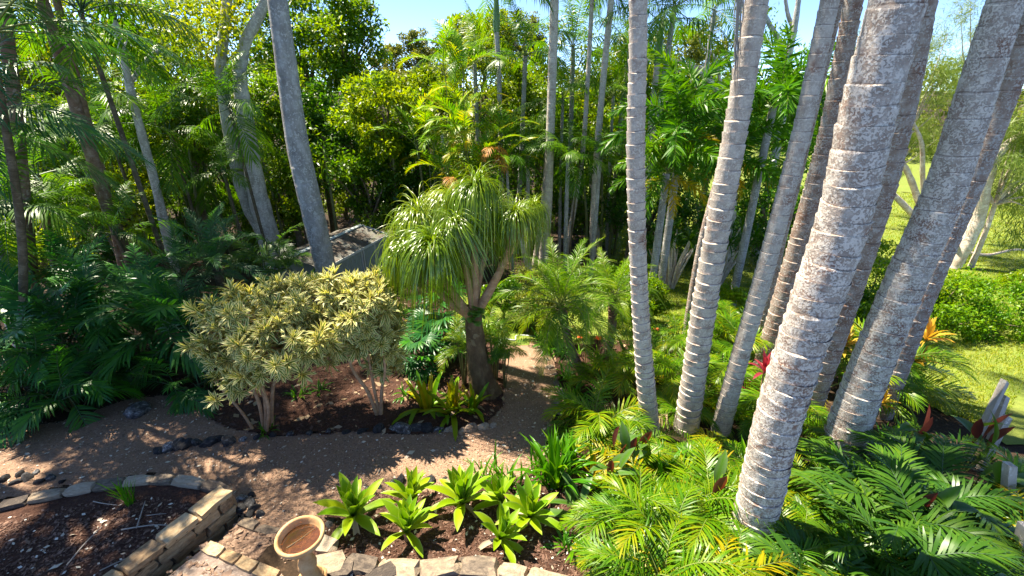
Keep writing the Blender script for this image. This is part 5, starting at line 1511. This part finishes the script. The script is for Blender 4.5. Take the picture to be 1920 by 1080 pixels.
# many-stemmed shrub with bare grey stems under the foxtails
ms_b = G(1255, 530); ms_b[1] = 13.2; ms_b[2] = gz(ms_b[0], 13.2)
ms_b[0] = at(1262, 500, 13.2)[0]
for q, (dx, lab) in enumerate(((0, 'many-stemmed shrub with bare pale stems fanning out behind the slim front trunk'), (1.6, 'many-stemmed shrub with bare stems behind the fibre-hung trunk'))):
    root = thing('many_stemmed_shrub', lab, 'shrub', ms_b + np.array([dx, .3 * q, 0]))
    for k in range(18):
        a_ = r.uniform(0, 6.28); e = np.array([math.cos(a_) * r.uniform(.3, 1.0), math.sin(a_) * .5, r.uniform(1.2, 2.1)])
        V, F = tube(spline([(e[0] * .12, e[1] * .12, -.05), e * (.45, .45, .5) + r.normal(0, .05, 3), e], 9), np.linspace(.045, .022, 9), 6)
        part('stem', mk('bare_stem', V, F, M['limb_pale']), root)
        part('leaf_rosette', DR, root, e, aim(norm(e + (0, 0, .6))), r.uniform(.9, 1.4)) if 'DR' in globals() else None
        if k == 0 and q == 0:
            DR = rosette(55, 26, .34, .035, M['broad_d'])
            part('leaf_rosette', DR, root, e, aim(norm(e + (0, 0, .6))), 1.2)

# ------------------------------------------------------------------ lit and shaded palms of the front right bed
LAND = [('the slim upright front trunk', 1222, 805), ('the fibre-hung trunk', 1287, 800), ('the slender pale trunk', 1350, 800), ('the slender brownish trunk', 1418, 735),
        ('the thickest trunk', 1401, 1020), ('the broad lichen-spotted trunk', 1570, 855), ('the leaning timber beams', 1830, 870), ('the tall strap-leaved clump', 1040, 915),
        ('the second date palm', 1140, 690), ('the yellow-orange cordyline', 1590, 720), ('the bottom right corner', 1900, 1080), ('the bottom edge near the centre', 1200, 1090), ('the maroon-backed leaves near the timbers', 1690, 860)]
used = {}
def where(px, py, tone):
    best = sorted(LAND, key=lambda l: (l[1] - px) ** 2 + ((l[2] - py) * 1.5) ** 2)
    for cand in best[:5]:
        n_, lx, ly = cand
        dx, dy = px - lx, (py - ly) * 1.5
        rel = ('right of' if dx > 0 else 'left of') if abs(dx) > abs(dy) else ('in front of' if dy > 0 else 'behind')
        far = math.hypot(dx, dy)
        for how in (['close ' if far < 75 else 'a little way ' if far < 150 else 'well ']):
            s = f'{tone} understory palm {how}{rel} {n_}'
            if s not in used:
                used[s] = 1; return s
    s = f'{tone} understory palm {rel} {n_}, filling a gap between its neighbours'
    return s
front = [(1130, 800), (1110, 745), (1165, 745), (1245, 745), (1200, 700), (1270, 690), (1330, 715), (1185, 850), (1250, 905), (1325, 910), (1395, 890), (1180, 905),
         (1215, 965), (1165, 1010), (1285, 985), (1350, 960), (1235, 1050), (1310, 1070), (1385, 1125), (1470, 1110), (1225, 1130), (1310, 1140), (1500, 1060),
         (1480, 960), (1545, 940), (1600, 960), (1475, 790), (1380, 680), (1440, 660), (1660, 720), (1350, 640), (1300, 640), (1640, 760), (1530, 740), (1312, 772), (1382, 775), (1250, 790), (1440, 800)]
shade = [(1560, 1040), (1650, 940), (1710, 920), (1640, 1010), (1730, 985), (1810, 1020), (1720, 1070), (1640, 1100), (1800, 1100), (1870, 960), (1890, 1060), (1540, 1130), (1870, 1010)]
FEET = {(1312, 772), (1382, 775), (1250, 790), (1440, 800), (1185, 850), (1250, 905), (1325, 910), (1395, 890), (1310, 1070), (1385, 1125), (1470, 1110), (1310, 1140), (1350, 960), (1480, 960), (1545, 940), (1600, 960), (1500, 1060)}
r = np.random.default_rng(140)
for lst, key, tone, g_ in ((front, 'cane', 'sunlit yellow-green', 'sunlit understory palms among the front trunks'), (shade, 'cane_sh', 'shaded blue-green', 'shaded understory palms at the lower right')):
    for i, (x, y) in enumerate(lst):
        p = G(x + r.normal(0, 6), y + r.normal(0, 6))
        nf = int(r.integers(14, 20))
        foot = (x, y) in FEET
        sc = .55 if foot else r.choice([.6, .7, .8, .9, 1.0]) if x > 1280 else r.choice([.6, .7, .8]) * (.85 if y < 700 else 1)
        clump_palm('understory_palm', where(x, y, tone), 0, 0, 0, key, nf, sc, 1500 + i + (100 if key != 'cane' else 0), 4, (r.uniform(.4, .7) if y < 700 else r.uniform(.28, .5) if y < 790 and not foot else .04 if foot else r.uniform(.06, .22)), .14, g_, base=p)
        pl_ = bpy.data.objects[-1] if False else LASTP[0]
        for k_ in range(int(r.integers(0, 3))): part('frond', FR['cane_y'][r.integers(3)], pl_, (r.normal(0, .1), r.normal(0, .1), r.uniform(.15, .3)), (0, 0, r.uniform(0, 6.28)), r.uniform(.7, 1))
        if i % 3 == 0: part('frond', FR['cane_b'][i % 2], pl_, (r.normal(0, .1), r.normal(0, .1), .2), (0, 0, r.uniform(0, 6.28)), r.uniform(.7, 1)).__setitem__('label', 'dry brown frond')

# ------------------------------------------------------------------ trees behind
def tree(label, px, py, Y, rx, rz, mat, seed, leaf=.15, ncl=46, per=130, bark='trunk_dark', tr=.13, name='broadleaf_tree', group='leafy trees closing off the garden', ry=None, aspect=.45, droop=.2, clr=.32, up=.35, limbs=14, cat='tree', shell=.45):
    c = at(px, py, Y)
    ax_, az_ = px_size(rx, c), px_size(rz, c)
    b = np.array([c[0] + .1, c[1], float(gz(c[0], c[1])) - .1])
    return broad_tree(name, label, c, b, ax_, ry or min(ax_, 1.6), az_, M[mat], M[bark], seed, ncl, per, leaf, aspect, tr, group, cat, limbs, clr, up, droop, None, shell)
for i, a_ in enumerate([
    ('leafy tree with bright leaf tips left of the golden canes, highest part', 725, 215, 16.0, 80, 75, 'broad_m', .15, 60, 150),
    ('dense glossy dark tree right of the tall grey palm', 645, 250, 17.0, 75, 95, 'broad_d', .15, 55, 150),
    ('dark dense tree low behind the shed', 690, 350, 15.8, 75, 80, 'broad_d', .14, 50, 150),
    ('dark leafy tree just right above the shed roof', 770, 340, 16.4, 65, 100, 'broad_d', .14, 50, 150),
    ('tall leafy tree reaching the sky right of the tall grey palm', 640, 70, 19.0, 75, 110, 'broad_m', .17, 60, 130),
    ('leafy tree at the top between forked trunk and tall grey palm', 560, 60, 20.5, 90, 120, 'broad_m', .17, 60, 120),
    ('yellow-lit tree at the top left of the forked trunk', 370, 60, 21.0, 120, 120, 'broad_y', .17, 60, 120),
    ('yellow-lit tree at the top above the brown flecked trunk', 190, 70, 20.0, 130, 120, 'broad_y', .16, 60, 120),
    ('backlit tree behind the top left corner palms', 40, 60, 17.0, 130, 140, 'broad_y', .16, 60, 120),
    ('dark tree behind the left edge palms', 30, 300, 16.0, 130, 130, 'broad_d', .15, 50, 120),
    ('backlit yellow-green tree between the brown trunk and the slim forked tree', 215, 300, 19.0, 120, 120, 'broad_y', .15, 60, 150),
    ('dim leafy tree behind the cleft grey trunk', 430, 300, 20.0, 110, 130, 'broad_d', .16, 55, 130),
    ('dim tree directly behind the tall grey palm halfway up', 560, 260, 19.5, 80, 110, 'broad_y', .15, 50, 120),
    ('dark understorey tree behind the slim forked tree', 320, 390, 18.5, 120, 90, 'broad_d', .14, 50, 120),
    ('dark understorey tree left of the shed', 500, 410, 18.5, 90, 70, 'broad_d', .13, 45, 110),
    ('dark understorey tree in the left background low down', 130, 430, 15.5, 130, 90, 'broad_d', .13, 50, 120),
    ('dark tree filling the gap behind the golden canes', 870, 330, 18.5, 90, 110, 'broad_d', .15, 50, 120),
    ('dark tree behind the tallest middle palm', 1000, 330, 18.8, 90, 130, 'broad_d', .15, 55, 120),
    ('dark tree behind the curved grey middle palm', 1110, 340, 18.6, 90, 130, 'broad_d', .15, 55, 120),
    ('dark leafy tree low behind the foxtail palms on the left', 1210, 380, 16.5, 80, 110, 'broad_d', .14, 50, 120),
    ('dark leafy tree low behind the fibre-hung trunk', 1330, 420, 16.2, 100, 90, 'broad_d', .14, 50, 120),
    ('dark leafy tree low behind the slender pale trunk', 1450, 400, 15.8, 80, 100, 'broad_d', .14, 50, 120),
    ('yellow-green tree behind the high palm crowns at the middle', 1060, 170, 23.0, 120, 100, 'broad_y', .18, 55, 110),
    ('yellow-lit tree above the golden canes', 900, 150, 24.0, 80, 90, 'broad_y', .18, 50, 110),
    ('yellow-green tree topping the skyline right of the sky gap', 905, 70, 28.0, 65, 50, 'broad_y', .2, 50, 100),
    ('olive tree on the skyline above the golden canes', 975, 70, 30.0, 60, 45, 'olive', .2, 45, 100),
    ('yellow-green tree behind the slim upright front trunk', 1180, 200, 22.0, 90, 100, 'broad_y', .18, 50, 110),
    ('yellow-olive tree behind the foxtail plumes at the top', 1300, 120, 22.5, 85, 80, 'olive', .18, 50, 110),
    ('sunlit leafy tree left of the slim forked trunk halfway up', 140, 250, 14.5, 95, 80, 'broad_m', .13, 50, 130),
    ('sunlit leafy tree between slim forked trunk and cleft trunk', 345, 210, 16.0, 85, 80, 'broad_m', .14, 50, 130),
    ('leafy tree right of the cleft trunk halfway up', 525, 200, 17.0, 70, 80, 'broad_m', .14, 45, 130),
    ('leafy mid-green tree low at the left edge', 50, 470, 12.0, 90, 70, 'broad_m', .11, 45, 120),
    ('leafy tree low behind the brown flecked trunk', 230, 370, 14.0, 80, 70, 'broad_y', .13, 45, 120),
    ('leafy tree low between the cleft trunk and the tall grey palm', 545, 370, 16.5, 60, 60, 'broad_m', .13, 45, 120),
    ('lit leafy tree left above the golden canes', 790, 180, 20.0, 60, 60, 'broad_y', .16, 45, 110),
    ('mid-green tree right behind the tallest middle palm', 1010, 215, 20.5, 75, 75, 'broad_m', .15, 50, 120),
    ('mid-green tree behind the thin curving middle trunk', 1095, 225, 21.5, 75, 75, 'broad_y', .15, 50, 120),
    ('mid-green tree left behind the slim upright front trunk', 1165, 265, 20.0, 65, 75, 'broad_m', .15, 50, 120),
    ('yellow-green tree right behind the slim upright front trunk', 1240, 170, 20.5, 70, 70, 'broad_y', .16, 50, 120),
    ('dense tree behind the fibre-hung trunk at mid height', 1340, 210, 18.0, 80, 80, 'broad_m', .15, 55, 130),
    ('yellow-green tree between the golden canes and tallest middle palm', 965, 200, 19.5, 60, 70, 'broad_y', .15, 45, 120),
    ('green tree behind the slender trunks below the blue sky', 1500, 210, 18.0, 70, 95, 'broad_m', .15, 50, 120)]):
    lab, x, y, Y, rx, rz, mat, leaf, ncl, per = a_
    tree(lab, x, y, Y, rx, rz, mat, 2000 + 7 * i, leaf, ncl, per, 'trunk_dark' if mat != 'olive' else 'trunk_grey')
for i, (x, lab) in enumerate([(20, 'at the left edge'), (140, 'behind the brown flecked trunk'), (270, 'behind the slim forked tree'), (390, 'left of the cleft trunk'), (520, 'left of the tall grey palm'), (640, 'above the shed'), (760, 'between shed and golden canes'), (880, 'under the golden canes'), (1000, 'behind the tallest middle palm'), (1110, 'behind the curved middle palm')]):
    tree('yellow-green thicket deep in the background ' + lab, x, 370 - (i % 3) * 20, 23.0 + (i % 2), 75, 85, 'broad_y' if i % 2 else 'broad_m', 2900 + 3 * i, .2, 44, 90, name='thicket', cat='thicket', group='background thickets')
HGR = 'pale gum trees on the far rise'
for i, (lab, x, y, Y, rx, rz) in enumerate([
    ('pale olive gum tree at the left of the sky gap', 728, 130, 38, 36, 42), ('pale olive gum tree second from the left under the sky', 775, 110, 40, 40, 50), ('pale olive gum tree in the middle of the far rise', 822, 112, 42, 40, 52),
    ('darker gum tree at the right of the far rise', 862, 82, 40, 36, 46), ('low gum tree in front of the far rise', 750, 165, 36, 44, 36), ('yellowish gum tree low beside the golden canes', 810, 165, 37, 44, 36), ('gum tree behind the darker one on the far rise', 890, 95, 44, 40, 44)]):
    tree(lab, x, y, Y, rx, rz, 'olive', 2300 + 5 * i, .24, 46, 90, 'trunk_grey', .14, 'gum_tree', HGR, clr=.30)
# feathery trees by the lawn on the right, with bare pale limbs
FGp = 'feathery trees beyond the lawn'
for i, (lab, x, y, Y, rx, rz) in enumerate([
    ('feathery pale tree filling the upper right behind the broad trunk', 1730, 160, 19.0, 95, 120), ('feathery pale tree in the top right corner', 1860, 90, 20.0, 120, 110), ('feathery tree at the right edge with foliage hanging over the lawn', 1900, 300, 15.5, 90, 110),
    ('feathery tree between the thickest and broad trunks', 1700, 260, 22.0, 60, 70), ('distant feathery tree right of the blue sky', 1640, 90, 26.0, 60, 90)]):
    tree(lab, x, y, Y, rx, rz, 'feather', 2400 + 5 * i, .24, 60, 210, 'limb_pale', .085, 'feathery_tree', FGp, aspect=.055, droop=.8, clr=.30, up=.1, limbs=16, shell=.3)
root, b_ = multi_trunk('pale crooked tree on the lawn leaning right behind the broad trunk', [[(1772, 520, 34), (1790, 490, 28), (1815, 450, 24), (1838, 400, 20), (1850, 340, 18), (1880, 280, 14), (1915, 250, 10)],
                        [(1786, 500, 20), (1778, 470, 16), (1781, 440, 12), (1776, 410, 8)], [(1850, 350, 14), (1848, 310, 12), (1840, 270, 10), (1846, 200, 8)],
                        [(1838, 405, 6), (1800, 440, 5), (1760, 450, 4)], [(1800, 470, 6), (1850, 478, 5), (1905, 468, 4), (1950, 476, 3)]], M['limb_pale'], 'crooked_tree', 15.5)
Cc = np.array([at(x, y, 15.5 + q) - b_ for x, y, q in [(1900, 350, 0), (1930, 400, .4), (1900, 290, .5), (1870, 230, 0), (1930, 230, -.5), (1905, 440, .2), (1870, 380, .7)]])
V, F, R = leafy(Cc, np.full(len(Cc), .75), 420, .3, .07, 90, droop=1.4)
part('crown', Geo().add(V, F, R).mesh('leaf_crown', [M['feather']], False), root)
root, b_ = multi_trunk('bare-limbed pale tree leaning left behind the gap between the big trunks', [[(1770, 480, 16), (1735, 430, 13), (1700, 390, 11), (1660, 350, 9), (1640, 330, 6)], [(1730, 400, 12), (1705, 330, 10), (1680, 290, 8), (1655, 280, 5)],
                        [(1735, 420, 9), (1730, 330, 8), (1728, 270, 7), (1712, 230, 5)]], M['limb_pale'], 'bare_limbed_tree', 17.0)
root, b_ = multi_trunk('bare grey branching tree against the blue sky behind the slender trunks', [[(1450, 330, 16), (1470, 200, 14), (1478, 110, 13), (1490, 50, 11), (1500, -20, 8)], [(1476, 130, 11), (1462, 80, 10), (1440, 40, 8), (1425, 0, 6)], [(1492, 60, 8), (1478, 30, 7), (1470, -20, 5)]], M['trunk_grey'], 'bare_limbed_tree', 17.0)
Cc = np.array([at(x, y, 17 + q) - b_ for x, y, q in [(1455, 60, 0), (1430, 20, .4), (1440, 100, .2)]])
V, F, R = leafy(Cc, np.full(len(Cc), .5), 70, .14, .4, 92)
part('crown', Geo().add(V, F, R).mesh('leaf_crown', [M['broad_m']], False), root)
root, b_ = multi_trunk('tree with bare brown branches reaching left over the foxtail plumes', [[(1390, 400, 12), (1380, 250, 11), (1350, 180, 9), (1310, 135, 8), (1270, 115, 6), (1235, 105, 4)], [(1345, 170, 6), (1320, 130, 5), (1290, 125, 4), (1265, 138, 3)], [(1330, 155, 5), (1310, 165, 4), (1290, 150, 3)],
                        [(1360, 200, 6), (1340, 110, 5), (1318, 90, 4), (1310, 70, 3)]], M['limb_pale'], 'bare_limbed_tree', 15.5)

# slim green and brown canes standing in the forest shade
CGp = 'thin upright stems in the forest shade'
r = np.random.default_rng(66)
xs = np.sort(np.r_[r.uniform(20, 800, 30), r.uniform(960, 1180, 10)])
for i, x in enumerate(xs):
    Y = r.uniform(15.0, 18.5); b = at(x, 470, Y); b[2] = gz(b[0], Y) - .05
    h_ = r.uniform(3.2, 6); lean_ = r.normal(0, .35)
    root = thing('thin_stem', 'thin upright stem standing in the dim forest background', 'stem', b, CGp)
    V, F = tube(spline([(0, 0, 0), (lean_ * .3, 0, h_ * .5), (lean_, 0, h_)], 8), np.linspace(.045, .03, 8) * r.uniform(.7, 1.5), 7)
    part('culm', mk('culm', V, F, M['bamboo'] if i % 3 else M['trunk_dark']), root)
    Cc = np.array([(lean_ * q + r.normal(0, .25), r.normal(0, .25), h_ * q) for q in (.7, .85, 1.0)])
    V, F, R = leafy(Cc, np.full(3, .5), 60, .2, .22, 3000 + i, droop=.8)
    part('foliage', Geo().add(V, F, R).mesh('cane_leaves', [M['broad_m'] if i % 2 else M['broad_d']], False), root)

# far wood behind everything
r = np.random.default_rng(71)
n_ = 420
Cc = np.c_[r.uniform(-75, 95, n_), r.uniform(50, 62, n_), np.zeros(n_)]
Cc[:, 2] = -2 + r.random(n_) * np.interp(Cc[:, 0], [-75, -12, -8, -2, 2, 20, 27, 33, 42, 95], [11, 10, 6.5, 7, 10.5, 11, 7, 7, 9, 9])
V, F, R = leafy(Cc, np.full(n_, 1.7), 110, .55, .5, 72)
o = link(bpy.data.objects.new('far_wood', Geo().add(V, F, R).mesh('far_wood', [M['olive']], False)))
tag(o, 'far-off olive wood closing the view behind garden and lawn', 'wood', None, 'stuff')
b = np.array([-11.6, 6.4, -.6])
broad_tree('shade_tree', 'tall tree left of the view whose long limb spreads over the path', (-9.4, 6.7, 9.4), b, 1.4, 1.3, .8, M['broad_m'], M['trunk_grey'], 2650, 26, 60, .2, .45, .16, 'tall trees beyond the left side', clr=.30, bend=(.4, .1, 4.5))
broad_tree('shade_tree', 'sparse tall tree left of the view that dapples the raised bed', (-9.0, 5.4, 8.4), np.array([-10.5, 4.6, -.5]), 1.7, 1.6, 1.1, M['broad_m'], M['trunk_grey'], 2660, 24, 50, .2, .45, .12, 'tall trees beyond the left side', clr=.22)
# tall trees standing left of the picture: they shade the raised bed and the dark palms
for i, (X, Y, z, rx, rz) in enumerate([(-10.6, 8.6, 8.8, 1.9, 1.3)]):
    b = np.array([X, Y, float(gz(X, Y)) - .1])
    broad_tree('shade_tree', 'tall leafy tree standing beyond the left side of the view', (X, Y, z), b, rx, rx, rz, M['broad_m'], M['trunk_grey'], 2600 + i, 38, 80, .2, .45, .18, 'tall trees beyond the left side', clr=.26)

# more kinds of leaf among the front palms
r = np.random.default_rng(333)
BROMG = 'bromeliads among the front palms'
for x, y, n_, s, lab in [(1452, 1045, 18, .75, 'yellow-green bromeliad at the foot of the thickest trunk on its right'), (1500, 1075, 16, .7, 'bromeliad right of the thickest trunk at the bottom edge'), (1115, 905, 16, .7, 'bromeliad left in the lit palm bed beside the maroon leaves')]:
    tuft_plant('bromeliad', lab, 'bromeliad', G(x, y), BR, n_, r, (s * .8, s * 1.15), BROMG, .05)
for x, y, n_, s, lab in [(1235, 905, 26, .95, 'upright strap-leaved clump in the lit bed below the slim front trunk'), (1400, 880, 22, .8, 'strap-leaved clump in the lit bed left of the thickest trunk'), (1540, 890, 24, .85, 'strap-leaved clump between the thickest and the broad trunk'), (1300, 1000, 24, .9, 'strap-leaved clump in the lit bed near the bottom'),
                         (1660, 850, 24, .9, 'strap-leaved clump right of the foot of the broad trunk'), (1740, 1000, 24, .95, 'strap-leaved clump among the shaded palms'), (1600, 1000, 24, .9, 'strap-leaved clump where sun and shade meet at the lower right')]:
    tuft_plant('strap_leaved_clump', lab, 'plant', G(x, y), LI, n_, r, (s * .8, s * 1.15), 'strap-leaved clumps among the front palms', .07)
cordyline('yellow and green cordyline right of the foot of the broad trunk', 1650, 760, 6.0, CO, 14, .8)
ginger('broad green leaves in the shade right of the thickest trunk', 1580, 1010, 0, 7, .9, .4)
ginger('broad leaves with one maroon back at the lower right', 1700, 1010, 1, 6, .95, .45)
